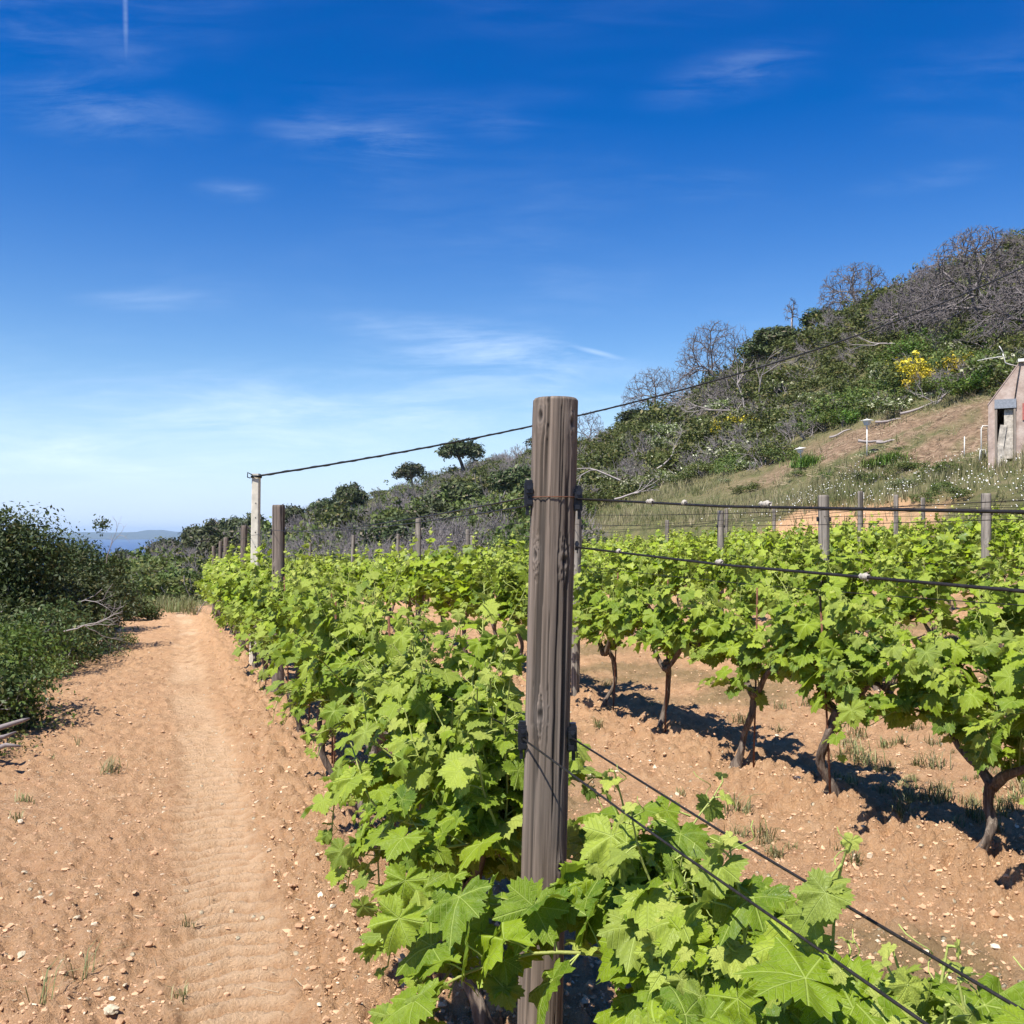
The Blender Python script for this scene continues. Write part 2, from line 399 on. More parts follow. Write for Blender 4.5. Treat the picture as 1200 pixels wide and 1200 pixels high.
# sea, island
def build_sea():
    t = NT('sea_water'); P = t.n('NewGeometry').outputs['Position']
    n = t.noise(t.n('Mapping', {'Vector': P, 'Scale': (.02, .02, .02)}).outputs[0], 3, 5)
    m = t.done(t.pbr((.006, .04, .16), t.mr(n, .3, .7, .30, .42), t.bump(n, .3, 1.5), .5))
    V = []; n = 48
    for r in (0, 600, 3000, 13500):
        for k in range(n): V.append([r * math.sin(k * 2 * math.pi / n), r * math.cos(k * 2 * math.pi / n), -60])
    V = np.array(V); q = []
    for a in range(1, 3):
        for k in range(n): q.append([a * n + (k + 1) % n, a * n + k, (a + 1) * n + k, (a + 1) * n + (k + 1) % n])
    t3 = [[0, n + (k + 1) % n, n + k] for k in range(n)]
    tag(obj('sea', mk('sea', V, [np.array(q), np.array(t3)[:, ::-1]], [m], False)), 'strip of deep blue sea below the island', kind='structure')
    xs = np.linspace(-7200, -1900, 260); ys = np.linspace(8600, 11200, 60)
    X, Y = np.meshgrid(xs, ys); px = 600 + X / 9000 * F
    prof = np.interp(px[0], [-330, -100, 60, 105, 140, 147, 156, 180, 215, 240, 330], [20, 55, 66, 64, 72, 92, 78, 68, 74, 60, 10])[None]
    bell = np.clip(1 - ((Y - 9800) / 1250) ** 2, -.2, 1)
    Z = -62 + (prof + 0) * bell * (.88 + .35 * (fbm(X * .0022, Y * .0022, 5, 5) - .3))
    q = []
    ny, nx = X.shape; i = np.arange(ny - 1)[:, None] * nx; j = np.arange(nx - 1)[None]
    q = np.stack([i + j, i + j + 1, i + nx + j + 1, i + nx + j], -1).reshape(-1, 4)
    t = NT('island_scrub'); P = t.n('NewGeometry').outputs['Position']; nn = t.noise(P, .012, 6, .7)
    m = t.done(t.pbr(t.ramp(nn, [(.3, (.02, .03, .025)), (.62, (.05, .06, .045)), (.75, (.3, .26, .2))]), .95, None, .1))
    tag(obj('island', mk('island', np.stack([X.ravel(), Y.ravel(), Z.ravel()], 1), [q], [m])), 'low blue island with one small peak on the sea horizon', kind='structure')
build_sea()

# ------------------------------------------------------------------ leaves
def leaf_template(N, rings, seed, teeth=.05, deep=1.0):
    r = np.random.default_rng(seed)
    ka = np.array([0, 27, 54, 82, 108, 140, 168, 180.]); kr = np.array([1.0, .80 - .13 * deep, .90, .74 - .14 * deep, .76, .66, .50, .07])
    half = np.linspace(0, 178, N // 2 + 1)
    side = []
    for sgn in (1, -1):
        k2 = kr * (1 + r.normal(0, .05, 8)); k2[0] = kr[0]; k2[-1] = kr[-1]
        rr = np.interp(half, ka, k2)
        # soften lobes
        rr = rr * (1 + .03 * np.cos(np.radians(half * 6)))
        tt = np.where(np.arange(len(half)) % 2 == 0, teeth, -teeth) * np.where(half < 165, 1, 0)
        rr = rr + tt
        side.append((half * sgn, rr))
    a = np.concatenate([side[1][0][::-1][:-1], side[0][0]]); R = np.concatenate([side[1][1][::-1][:-1], side[0][1]])
    a = np.radians(a); V = [[0, 0]]; n = len(a); lev = [0.]
    for k in range(1, rings + 1):
        f = k / rings
        if k < rings: rr = f * (R * .35 + np.convolve(np.pad(R, 2, mode='edge'), np.ones(5) / 5, 'valid') * .65)
        else: rr = R
        V += list(np.stack([rr * np.cos(a), rr * np.sin(a)], 1)); lev += [f] * n
    V = np.array(V); x = V[:, 0]; y = V[:, 1]; rad = np.hypot(x, y); an = np.arctan2(y, x)
    ph = r.uniform(0, 6, 3)
    z = .16 * np.abs(y) - .26 * rad ** 2 * (.6 + .5 * r.random()) + .055 * rad * np.sin(5 * an + ph[0]) + .035 * rad * np.sin(9 * an + ph[1])
    z += .07 * np.cos(an * 7) * rad * (rad > .1)  # pleat along veins
    z += (r.random(len(x)) - .5) * .03 * rad
    z += -.18 * np.maximum(x - .45, 0) + r.uniform(-.12, .12) * y
    V3 = np.stack([x + .0, y, z], 1)
    T = [[0, 1 + i, 2 + i] for i in range(n - 1)]
    for k in range(1, rings):
        b0 = 1 + (k - 1) * n; b1 = 1 + k * n
        for i in range(n - 1): T += [[b0 + i, b1 + i, b1 + i + 1], [b0 + i, b1 + i + 1, b0 + i + 1]]
    return V3, np.array(T), np.stack([x, y], 1)
LT_HI = [leaf_template(56, 3, s, .055, d) for s, d in ((1, 1), (2, .6), (3, 1.2), (4, .3), (5, .9), (6, .7))]
LT_MD = [leaf_template(28, 2, s, .045, d) for s, d in ((1, 1), (2, .6), (3, 1.2), (4, .4))]
LT_LO = [leaf_template(14, 1, s, .02, d) for s, d in ((1, .8), (2, .6), (3, 1.0))]
def place_leaves(mb, T, pos, nrm, tip, size, tint, r):
    which = r.integers(0, len(T), len(pos))
    nrm = nrm / (np.linalg.norm(nrm, axis=1)[:, None] + 1e-9)
    tip = tip - nrm * (tip * nrm).sum(1)[:, None]; tip /= np.linalg.norm(tip, axis=1)[:, None] + 1e-9
    lat = np.cross(nrm, tip)
    for k, (V, F_, U) in enumerate(T):
        s = which == k; n = s.sum()
        if not n: continue
        sz = size[s][:, None, None]; asp = r.uniform(.88, 1.12, n)[:, None, None]
        zc = r.uniform(.4, 2.1, n)[:, None, None]
        W = pos[s][:, None] + sz * (V[None, :, 0:1] * tip[s][:, None] + asp * V[None, :, 1:2] * lat[s][:, None] + zc * V[None, :, 2:3] * nrm[s][:, None])
        nv = len(V); f = F_[None] + (np.arange(n) * nv)[:, None, None]
        mb.add(W.reshape(-1, 3), f.reshape(-1, 3), None, np.tile(U, (n, 1)), np.repeat(tint[s], nv, 0))
RXY = np.array([[RD[0], RN[0]], [RD[1], RN[1]]])
VROT = math.atan2(RD[1], RD[0])   # local x -> along row
# sun direction in vine-local axes (x along row, y across; local +y = -RN)
SL = np.array([-(SUN_L @ RD), (SUN_L @ RN), -SUN_L[2]])
# local y axis after rotating by VROT is (-sin,cos) = (-.946,-.324) = -RN  => local +y is the LEFT (path) side

def gen_vine(seed, lod=0, top=1.35, low=.62, leftlow=None, width=.27, nshoot=15, span=.6, tall=2, dens=1., trunk_h=.55, lsize=1.):
    r = np.random.default_rng(seed)
    tr = MB(); sh = MB(); lf = MB()
    # trunk
    th = trunk_h + r.uniform(-.06, .06); n = 40 if lod == 0 else 12
    z = np.linspace(-.05, th, n); w = r.uniform(-.075, .075, 4)
    P = np.stack([w[0] * np.sin(z * 7 + w[1] * 60) + w[2] * z * 1.6 + .012 * np.sin(z * 23 + seed), w[1] * np.sin(z * 8 + 2) + w[3] * z + .01 * np.cos(z * 19), z], 1); P -= P[1] * [1, 1, 0]
    rad = np.interp(z, [-.05, .0, .06, .12, .3, th * .9, th], [.050, .043, .029, .025, .021, .024, .030]) * r.uniform(.85, 1.15)
    tr.tube(P, rad, 18 if lod == 0 else 6, True, .5, .6, seed)
    topp = P[-1] - [0, 0, .02]; arms = []
    for sg in (-1, 1):
        L = span * r.uniform(.8, 1.05); m = 24; t = np.linspace(0, 1, m)
        rise = r.uniform(.20, .32); bend = r.uniform(-.05, .05)
        A = np.stack([topp[0] + sg * L * t, topp[1] + bend * np.sin(t * 3), topp[2] - .03 + rise * np.sin(np.minimum(t * 1.7, 1.57)) + .028 * np.sin(t * 9 + seed)], 1)
        tr.tube(A, np.interp(t, [0, .2, 1], [.025, .020, .011]), 12 if lod == 0 else 5, True, .5, .6, seed + sg)
        arms.append(A)
        for kx in range(3):   # pruning spurs
            q = A[int(r.integers(3, m))]; d = np.array([r.normal(0, .3), r.normal(0, .3), 1]); d /= np.linalg.norm(d)
            tr.tube([q, q + d * .03, q + d * .06], [.013, .012, .009], 6 if lod == 0 else 4)
    # shoots
    pos = []; nrm = []; tip = []; size = []; tint = []
    lowL = leftlow if leftlow is not None else low
    sides_n = 6 if lod == 0 else 3
    def leaf(p, out, s, young, up=.5):
        o = out / (np.linalg.norm(out) + 1e-9)
        pet = o * .6 + np.array([0, 0, r.uniform(-.1, .6)]) + r.normal(0, .35, 3); pet /= np.linalg.norm(pet)
        pl = s * r.uniform(.7, 1.1)
        e = p + pet * pl
        if lod == 0: sh.tube([p, p + pet * pl * .5 + UP * pl * .06, e], [.0026, .002, .0017], 4, False, .75)
        elif lod == 1: sh.tube([p, e], [.0025, .002], 3, False, .7)
        pos.append(e); nn = o * r.uniform(.25, .9) + np.array([0, 0, r.uniform(.25, 1.0)]) * (up + .5) + SL * .45 + r.normal(0, .36, 3)
        nrm.append(nn); tip.append(o * .7 + np.array([0, 0, -.75]) + r.normal(0, .4, 3))
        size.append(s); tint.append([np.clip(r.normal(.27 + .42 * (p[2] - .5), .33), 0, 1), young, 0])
    nS = int(nshoot * 1.45 * dens)
    for i in range(nS + tall):
        A = arms[i % 2]; q = A[int(r.integers(1, len(A)))] + [0, 0, .01]
        isT = i >= nS
        sgn = -1 if r.random() < .5 else 1
        lowS = (lowL if sgn > 0 else low) + r.uniform(-.14, .12)
        kind = r.random()
        drop = (kind < .34 and not isT)
        if isT: Ls = (top + .14 - q[2]) * r.uniform(1.0, 1.2); d = np.array([r.normal(0, .12), sgn * r.uniform(0, .25), 1.])
        elif drop: Ls = r.uniform(.4, .65) + max(0, (.62 - lowS)) * .9; d = np.array([r.normal(0, .4), sgn * r.uniform(.8, 1.3), r.uniform(.4, .9)])
        else: Ls = (top - q[2]) * r.uniform(.75, 1.12); d = np.array([r.normal(0, .28), sgn * r.uniform(.05, .5), 1.])
        d /= np.linalg.norm(d); step = .05; ns = max(4, int(Ls / step)); P = [q]; dd = d.copy(); g = 0
        for k in range(ns):
            dd = dd + r.normal(0, .07, 3)
            if drop: dd[2] -= .11 + .0 * k
            elif not isT: dd[2] -= .02
            if abs(P[-1][1]) > width and dd[1] * P[-1][1] > 0: dd[1] *= .4
            dd /= np.linalg.norm(dd); nx = P[-1] + dd * step
            if nx[2] < lowS + .04: break
            P.append(nx)
        P = np.array(P)
        if len(P) < 3: continue
        tt = np.linspace(0, 1, len(P))
        sh.tube(P, np.interp(tt, [0, 1], [.0048, .0018]), sides_n, False, .35 if drop else .55)
        ph = r.random() * 6
        for k in range(1, len(P)):
            f = tt[k]; p = P[k]
            out = np.array([math.cos(ph + k * 3.0) * .8, math.sin(ph + k * 3.0) * .5 + sgn * .75, 0])
            s = (.088 - .032 * f) * r.uniform(.70, 1.22) * lsize
            young = 0.
            if k >= len(P) - 3:
                young = (k - (len(P) - 4)) / 3 * r.uniform(.6, 1); s *= 1 - .26 * (k - (len(P) - 4))
            leaf(p, out, max(s, .02), max(young if not drop else young * .4, .35 * r.random() * (f > .55)))
            if r.random() < (.62 if lod == 0 else .45) and f < .85:   # lateral leaf
                leaf(p + r.normal(0, .02, 3), -out + r.normal(0, .5, 3), s * r.uniform(.5, .8), 0 if r.random() < .8 else .5)
        if isT and lod == 0 or (lod == 0 and r.random() < .3):   # tendril
            e = P[-2]; a = r.random() * 6; t = np.linspace(0, 1, 9)
            C = e + np.stack([.05 * t * math.cos(a) + .012 * np.sin(t * 7), .05 * t * math.sin(a) + .012 * np.cos(t * 7), .07 * t], 1)
            sh.tube(C, .0012, 4, False, .9)
    T = (LT_HI, LT_MD, LT_LO)[lod]
    place_leaves(lf, T, np.array(pos), np.array(nrm), np.array(tip), np.array(size), np.array(tint), r)
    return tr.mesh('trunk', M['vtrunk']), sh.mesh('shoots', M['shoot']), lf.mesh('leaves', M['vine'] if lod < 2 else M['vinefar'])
def vine_thing(meshes, loc, rz, label, group, scale=1):
    e = empty('grape_vine', loc, rz, label, 'grape vine', group, scale)
    for nm, me in zip(('trunk', 'shoots', 'leaves'), meshes): obj(nm, me, e)
    return e
GV = 'grape vines planted in rows'
def rowpt(k, Y): return ROWC[k] - K * Y, Y
# row 1 near vines, each one its own growth
near1 = [(-.15, dict(top=.9, low=.35, nshoot=14), 'vine at the bottom edge under the nearest wires, mostly out of frame'),
         (.86, dict(top=1.0, low=.3, tall=3, nshoot=36, lsize=1.22, span=.7, width=.36), 'closest vine with very large bright leaves in the bottom right corner'),
         (1.86, dict(top=.99, low=.22, nshoot=44, lsize=1.2, leftlow=.2, tall=5, span=.68, width=.38), 'vine with broad leaves just in front of the tall wooden post, right of it'),
         (3.22, dict(span=.46, top=1.28, low=.55, leftlow=.33, nshoot=36, lsize=1.04, width=.33), 'vine directly behind the tall wooden post with leaves hanging low towards the path'),
         (4.0, dict(top=1.38, low=.62, leftlow=.66, nshoot=27, width=.40), 'second vine beyond the tall wooden post in the row beside the path'),
         (4.95, dict(top=1.42, low=.66, leftlow=.68, nshoot=27, width=.40), 'third vine beyond the tall wooden post, bare twisted trunk showing beside the path'),
         (6.0, dict(top=1.42, low=.62, leftlow=.70, nshoot=27, width=.40), 'fourth vine beyond the tall wooden post in the row beside the path'),
         (7.05, dict(top=1.42, low=.64, leftlow=.66, nshoot=27, width=.40), 'fifth vine beyond the tall wooden post in the row beside the path'),
         (8.1, dict(top=1.42, low=.64, nshoot=27, width=.40), 'vine just in front of the second wooden post in the row beside the path')]
for i, (Y, kw, lab) in enumerate(near1):
    x, y = rowpt(0, Y)
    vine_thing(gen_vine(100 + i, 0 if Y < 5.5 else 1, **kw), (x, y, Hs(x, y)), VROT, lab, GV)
near2 = [(2.6, dict(top=1.25), 'vine of the second row just outside the right edge of the frame'),
         (3.7, dict(top=1.3, low=.5, nshoot=24, width=.34, lsize=1.15), 'vine of the second row cut by the right edge of the frame'),
         (4.78, dict(top=1.32, low=.50, width=.33, lsize=1.15, nshoot=22, trunk_h=.42, span=.5), 'second row vine with a dark forked trunk nearest the right edge'),
         (5.80, dict(top=1.36, low=.56, width=.32, span=.48, lsize=1.15, nshoot=18), 'second row vine with a Y shaped grey trunk, middle of three bare trunks'),
         (6.86, dict(top=1.36, low=.6, width=.36, lsize=1.15, nshoot=18), 'second row vine with a slim pale trunk, left of the three bare trunks'),
         (7.95, dict(top=1.36, low=.62, width=.36, lsize=1.15, nshoot=18), 'second row vine between the slim pale trunk and the thin post'),
         (9.0, dict(top=1.36, low=.62, width=.36, lsize=1.15, nshoot=18), 'second row vine just right of the thin post behind the tall one')]
for i, (Y, kw, lab) in enumerate(near2):
    x, y = rowpt(1, Y)
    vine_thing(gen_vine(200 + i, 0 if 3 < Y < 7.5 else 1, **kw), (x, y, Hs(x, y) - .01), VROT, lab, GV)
protoM = [gen_vine(300 + i, 1, top=1.42, low=.62, nshoot=20, width=.32, lsize=1.12, span=.5) for i in range(5)]
protoL = [gen_vine(320 + i, 2, top=1.42, low=.62, nshoot=19, width=.33, lsize=1.2, span=.52) for i in range(5)]
ordn = ['first', 'second', 'third', 'fourth', 'fifth', 'sixth', 'seventh']
nv = 0
for k in range(7):
    Y = (9.15, 10.05, 5.3, 7.2, 9.5, 12.2, 15.2)[k]; endv = (29, 31, 33, 35, 36, 37, 38)[k]
    while True:
        x, y = rowpt(k, Y); u, v = UV(x, y)
        if v > endv: break
        r = math.hypot(x, y)
        me = protoM[random.randrange(5)] if r < 13 else protoL[random.randrange(5)]
        lab = ('leafy grape vine far along the first row beside the dirt path' if k == 0 else
               'leafy grape vine in the %s row from the path, %s' % (ordn[k], 'over nearer rows' if k > 1 else 'left of the tall post'))
        e = vine_thing(me, (x + random.uniform(-.04, .04), y, Hs(x, y)), VROT + (math.pi if random.random() < .5 and k else 0) + random.uniform(-.05, .05), lab, GV,
                       (random.uniform(.94, 1.06), random.uniform(.95, 1.1), random.uniform(.93, 1.07)))
        nv += 1; Y += 1.06
print('vines', nv + len(near1) + len(near2))

# ------------------------------------------------------------------ main post
def build_post(name, label, base, topp, rad, seed, na=128, nz=620, knots=(), tone=(.222, .182, .150)):
    base = np.array(base, float); topp = np.array(topp, float); L = np.linalg.norm(topp - base)
    th = np.linspace(0, 2 * math.pi, na, endpoint=False); zz = np.linspace(0, L, nz)
    T, Z = np.meshgrid(th, zz)
    wa = T.copy() * 0
    kd = T * 0; kr = T * 0
    for (kt, kz, ks) in knots:
        dt = (T - kt + math.pi) % (2 * math.pi) - math.pi
        dx = dt * rad; dz = (Z - kz) * .55; rr = np.sqrt(dx * dx + dz * dz) + 1e-6
        wa += np.sign(dx) * ks * .9 * np.exp(-(rr / (ks * 2.2)) ** 2) * np.exp(-np.abs(dx) / (ks * 3)) / rad * -1
        kd = np.maximum(kd, np.exp(-(rr / (ks * .55)) ** 2)); kr = np.maximum(kr, np.exp(-(rr / (ks * 1.7)) ** 2))
    Tw = T + wa + .10 * (fbm(Z * 1.6, T * 0 + seed, 3, seed) - .5)
    cx = np.cos(Tw) * rad; cy = np.sin(Tw) * rad
    def ring(f, zs, s): return fbm((Tw / (2 * math.pi)) * f, Z * zs, 4, s)
    seam = 1 - sstep(0, .35, np.minimum(T, 2 * math.pi - T))
    g = ring(42, 1.6, seed + 1); g2 = ring(110, 5, seed + 2); g3 = ring(9, .9, seed + 3)
    crack = np.maximum(sstep(.60, .66, ring(34, .8, seed + 5)) * sstep(.42, .52, ring(8, 1.3, seed + 6)), .8 * sstep(.64, .70, ring(70, 1.6, seed + 15)))
    col = np.array(tone)[None, None] * (.35 + 1.25 * g[..., None])
    col = col * (.55 + .9 * g2[..., None])
    col = col + (g3[..., None] - .5) * np.array([.05, .055, .06])
    col = col * (1 - .75 * crack[..., None])
    rings = .5 + .5 * np.sin(kr * 26)
    col = col * (1 + kr[..., None] * .5 * (rings[..., None] - .2)) + kr[..., None] * .05
    col = col * (1 - .88 * kd[..., None])
    grey = fbm(T * 3, Z * 6, 3, seed + 9)[..., None]
    col = col * (1 - .25 * grey) + np.array([.19, .175, .155]) * .25 * grey
    stain = sstep(L * .12, 0, Z)[..., None]; col = col * (1 - .45 * stain)
    R = rad * (1 + .02 * (fbm(T * 1.3, Z * 1.1, 2, seed + 7) - .5)) - crack * .0042 + (g - .5) * .0045 + (g2 - .5) * .0016 + kr * .0035 - kd * .007
    edge = sstep(L - .004, L, Z); R = R - edge * (.0015 + .004 * g)
    P = base + (topp - base) * (Z / L)[..., None]
    V = np.stack([P[..., 0] + R * np.cos(T), P[..., 1] + R * np.sin(T), P[..., 2]], -1).reshape(-1, 3)
    C = np.clip(col, .01, 1).reshape(-1, 3)
    i = np.arange(nz - 1)[:, None] * na; j = np.arange(na)[None]; j2 = (j + 1) % na
    q = np.stack([i + j, i + j2, i + na + j2, i + na + j], -1).reshape(-1, 4)
    n0 = len(V); tr = []; extra = []; ce = []
    last = (nz - 1) * na
    for k, f in enumerate((.985, .4)):
        ring_ = topp + (V[last:last + na] - topp) * f; ring_[:, 2] += .0015; extra.append(ring_); ce.append(C[last:last + na] * (.8 + .25 * k))
    extra.append(topp[None] + [0, 0, .002]); ce.append(np.array([[.13, .1, .08]]))
    b = [last, n0, n0 + na]
    jj = np.arange(na)
    q2 = np.concatenate([np.stack([b[k] + jj, b[k] + (jj + 1) % na, b[k + 1] + (jj + 1) % na, b[k + 1] + jj], 1) for k in range(2)])
    tr = np.stack([b[2] + jj, b[2] + (jj + 1) % na, np.full(na, n0 + 2 * na)], 1)
    V = np.concatenate([V] + extra) - base; C = np.concatenate([C] + ce)
    me = mk('shaft', V, [np.concatenate([q, q2]), tr], [M['postwood']], True, None, {'pc': C})
    return me
t = NT('weathered_post_wood'); o_ = t.obj(); pc = t.n('Attribute', attribute_name='pc').outputs['Color']
nf_ = t.noise(t.n('Mapping', {'Vector': o_, 'Scale': (1, 1, .05)}).outputs[0], 260, 4)
M['postwood'] = t.done(t.pbr(t.mix(.35, pc, t.mix(nf_, (.05, .035, .03), (.50, .42, .34)), 'OVERLAY'), .85, t.bump(nf_, .35, .003), .2))

def at(px, py, Y): return np.array([(px - 600) / F * Y, Y, EYE + (HOR - py) / F * Y])
PY = 2.66
ptop = at(651, 468, PY); pbot = ptop.copy(); lean = (651 - 638) / 492.
gz = Hs(*rowpt(0, PY)); pbot = at(651 - lean * (1317 - 468), 1317, PY); pbot[2] = gz - .05
def postx(z): return pbot[0] + (ptop[0] - pbot[0]) * (z - pbot[2]) / (ptop[2] - pbot[2])
LP = np.linalg.norm(ptop - pbot); PR = .0605
def kn(px, py, s):
    z = EYE + (HOR - py) / F * PY; dx = (px - 600) / F * PY - postx(z)
    th = -math.acos(max(-.98, min(.98, dx / PR))); return (th % (2 * math.pi), z - pbot[2], s)
knots = [kn(633, 489, .013), kn(669, 497, .011), kn(627, 650, .011), kn(661, 656, .012), kn(632, 833, .013), kn(655, 1010, .01)]
post = empty('wooden_post', tuple(pbot), 0, 'tall thick weathered wooden post in the foreground with black wire clips', 'post')
obj('shaft', build_post('shaft', '', pbot, ptop, PR, 3, 160, 700, knots), post)
def clip_mesh(h=.062, w=.026, d=.034, s=1):
    b = MB()
    b.box((0, 0, 0), (w, d, h)); b.box((-.002 * s, -d * .62, h * .2), (w * .7, d * .4, h * .28)); b.box((-.003 * s, -d * .55, -h * .33), (w * .6, d * .3, h * .2))
    b.box((w * .15 * s, .0, -h * .68), (w * .35, d * .7, h * .42)); b.tube([(0, -d * .5, h * .28), (0, -d * .95, h * .30)], .006, 8, True)
    b.box((0, 0, h * .56), (w * .8, d * .6, h * .16))
    me = b.mesh('wire_clip', M['plastic'], False); return me
def addclip(px, py, side, sc_=1.):
    z = EYE + (HOR - py) / F * PY
    c = obj('wire_clip', clip_mesh(.062 * sc_, .024 * sc_, .03 * sc_, side), post)
    c.location = (postx(z) + side * (PR + .006) - pbot[0], -.012, z - pbot[2]); return c
addclip(622, 580, -1); addclip(679, 586, 1, .95); addclip(618, 862, -1, 1.05); addclip(668, 864, 1, 1.05); addclip(677, 640, 1, .35)
b = MB(); z1 = EYE + (HOR - 583) / F * PY; xc = postx(z1)
aa = np.linspace(math.pi * 1.02, math.pi * 1.98, 16)
b.tube(np.stack([xc - pbot[0] + (PR + .003) * np.cos(aa), (PR + .003) * np.sin(aa), np.full(16, z1 - pbot[2])], 1), .0016, 6)
obj('wire_loop', b.mesh('wire_loop', M['rust']), post)

# ------------------------------------------------------------------ wires
def wire(pts, r, label, group, mat=None, knotsY=(), name='trellis_wire'):
    pts = np.array(pts, float); base = pts[0].copy()
    # densify with slight irregularity
    out = []
    for a, c in zip(pts[:-1], pts[1:]):
        n = max(2, int(np.linalg.norm(c - a) / .5)); t_ = np.linspace(0, 1, n, endpoint=False)[:, None]
        seg = a + (c - a) * t_; sag = (4 * t_ * (1 - t_)) * min(.05, .004 * np.linalg.norm(c - a) ** 1.2); seg[:, 2:] -= sag; out.append(seg)
    out.append(pts[-1:]); P = np.concatenate(out)
    b = MB(); b.tube(P - base, r, 6, True)
    o = obj(name, b.mesh(name, mat or M['wire'])); o.location = base; tag(o, label, name.split('_')[-1], group)
    for (q, s) in knotsY:
        kk = MB(); d = (pts[1] - pts[0]); d = d / np.linalg.norm(d)
        n_ = 9; tt = np.linspace(0, 1, 28)
        side = np.cross(d, UP); 
        hel = np.stack([np.cos(tt * 40) * r * 1.5, np.sin(tt * 40) * r * 1.5], 1)
        C = (tt - .5)[:, None] * s * d[None] + hel[:, :1] * side[None] + hel[:, 1:] * UP[None]
        kk.tube(C, r * .55, 5, True); kk.tube([-.25 * s * d, .25 * s * d + UP * r], r * 1.7, 7, True)
        kk.tube([C[-1], C[-1] - UP * s * .5 + side * .004], r * .45, 4)
        kc = obj('wire_knot', kk.mesh('wire_knot', M['zinc']), o); kc.location = q - base
    return o
def rp(k, Y, z, off=0): x, y = rowpt(k, Y); p = np.array([x, y, z]) + RN * off; return p
def onray(px, py, c):   # the point where the row plane X+KY=c meets a sight line: used once to measure the wires
    Y = c / ((px - 600) / F + K); return at(px, py, Y)
zc = EYE + (HOR - 583) / F * PY; zm = EYE + (HOR - 641) / F * PY; zl = EYE + (HOR - 862) / F * PY
clipL = np.array([postx(zc) - PR - .006, PY - .03, zc]); clipR = np.array([postx(zc) + PR + .004, PY - .03, zc - .005])
GW = 'trellis wires of the vine rows'
far_end = lambda k, z, off=0: rp(k, (28, 30, 32, 34, 35, 36, 37)[k], z - .62, off)
wA = [clipR, onray(1200, 600, 1.08), rp(0, -2.9, 1.60)]
dA = wA[1] - wA[0]
def onw(px, a, d, c=1.08): # point on wire a+d*t at column px
    s = (px - 600) / F; t_ = (s * a[1] - a[0]) / (d[0] - s * d[1]); return a + d * t_
wire(wA, .0031, 'thick dark upper wire running from the tall post to the right edge', GW, None, [(onw(762, clipR, dA) - UP * .002, .026), (onw(897, clipR, dA), .03), (onw(802, clipR, dA) - UP * .002, .010)])
a2 = np.array([postx(zm) + PR + .002, PY - .03, zm]); w2 = onray(1200, 693, 1.08); d2 = w2 - a2
wire([a2, w2, rp(0, -2.9, 1.5)], .0028, 'dark second wire from the tall post sloping down to the right edge', GW, None, [(onw(843, a2, d2) - UP * .002, .018), (onw(1013, a2, d2) - UP * .002, .018), (onw(725, a2, d2), .012)])
cl = np.array([postx(zl) - PR - .004, PY - .045, zl]); cr = np.array([postx(zl) + PR + .004, PY - .03, zl])
wire([cl, onray(1085, 1200, .97), rp(0, -2.9, .98, -.06)], .0026, 'left of the two low wires crossing the big leaves at bottom right', GW)
wire([cr, onray(1200, 1185, 1.09), rp(0, -2.9, 1.02, .06)], .0026, 'right of the two low wires crossing the big leaves at bottom right', GW)
# same strands beyond the tall post
def strand(k, z, off, Y0, lab, r=.0024, p0=None, ys=None):
    ys = ys or POSTY[k]
    pts = [p0] if p0 is not None else []
    for Y in ys:
        if Y > Y0: x, y = rowpt(k, Y); pts.append(np.array([x, y, z + Hs(x, y)]) + RN * off)
    wire(pts, r, lab, GW)
POSTY = {0: [9.9, 12.9, 15.3, 20.8, 26.5], 1: [-3.6, 3.5, 9.6, 15.8, 21.7, 28.5], 2: [2.2, 6.2, 10.25, 16.5, 22.8, 30], 3: [4, 11.7, 17.4, 24, 32], 4: [8.5, 12.6, 18, 25, 33], 5: [10, 15, 21, 27.5, 34], 6: [13, 18, 24, 30, 36]}
strand(0, 1.70, -.06, 5, 'upper wire on the path side beyond the tall post', p0=clipL)
strand(0, 1.70, .06, 5, 'upper wire on the field side beyond the tall post', p0=np.array([postx(zc) + PR, PY + .03, zc]))
strand(0, 1.05, -.06, 5, 'low wire on the path side beyond the tall post', p0=cl + [0, .07, 0])
for k in range(1, 7):
    for z, nm in ((1.76, 'top'), (1.27, 'middle'), (.78, 'low')):
        if k > 3 and z < 1.7: continue
        strand(k, z + .03 * (k == 1), 0.045, -99, '%s wire of the %s vine row from the path' % (nm, ordn[k]), .0026 if k < 3 else .003)
    if k < 3: strand(k, 1.70, -0.045, -99, 'second wire just below the top wire of the %s vine row' % ordn[k], .0022)

# ------------------------------------------------------------------ other posts
def small_post(k, Y, rad, top, lean, label, seed, name='wooden_post', dx=0):
    x, y = rowpt(k, Y); x += dx; z = Hs(x, y)
    tx = x + lean * top
    big = rad > .055 or Y < 10
    me = build_post('post', '', (x, y, z - .05), (tx, y, z + top), rad, seed, 48 if big else 24, 160 if big else 60, [(4.2, top * .72, .011), (4.9, top * .5, .01)] if big else (), (.23, .19, .16) if k == 0 else (.33, .30, .26))
    if big or k < 2:
        e = empty('wooden_post', (x, y, z - .05), 0, label, 'post', GP)
        obj('shaft', me, e)
        c = MB(); c.box((0, 0, 0), (.02, .03, .045)); c.box((0, -.02, .008), (.014, .014, .016))
        for s in (-1, 1): 
            cc = obj('wire_clip', c.mesh('wire_clip', M['plastic'], False), e); cc.location = (s * (rad + .006) + lean * 1.7, 0, 1.72)
        return e
    me.name = name; o = obj(name, me); o.location = (x, y, z - .05); tag(o, label, 'post', GP); return o
GP = 'weathered wooden trellis posts'
small_post(0, 9.9, .062, 1.95, .004, 'second thick wooden post of the path row, right of the pale concrete pole', 21)
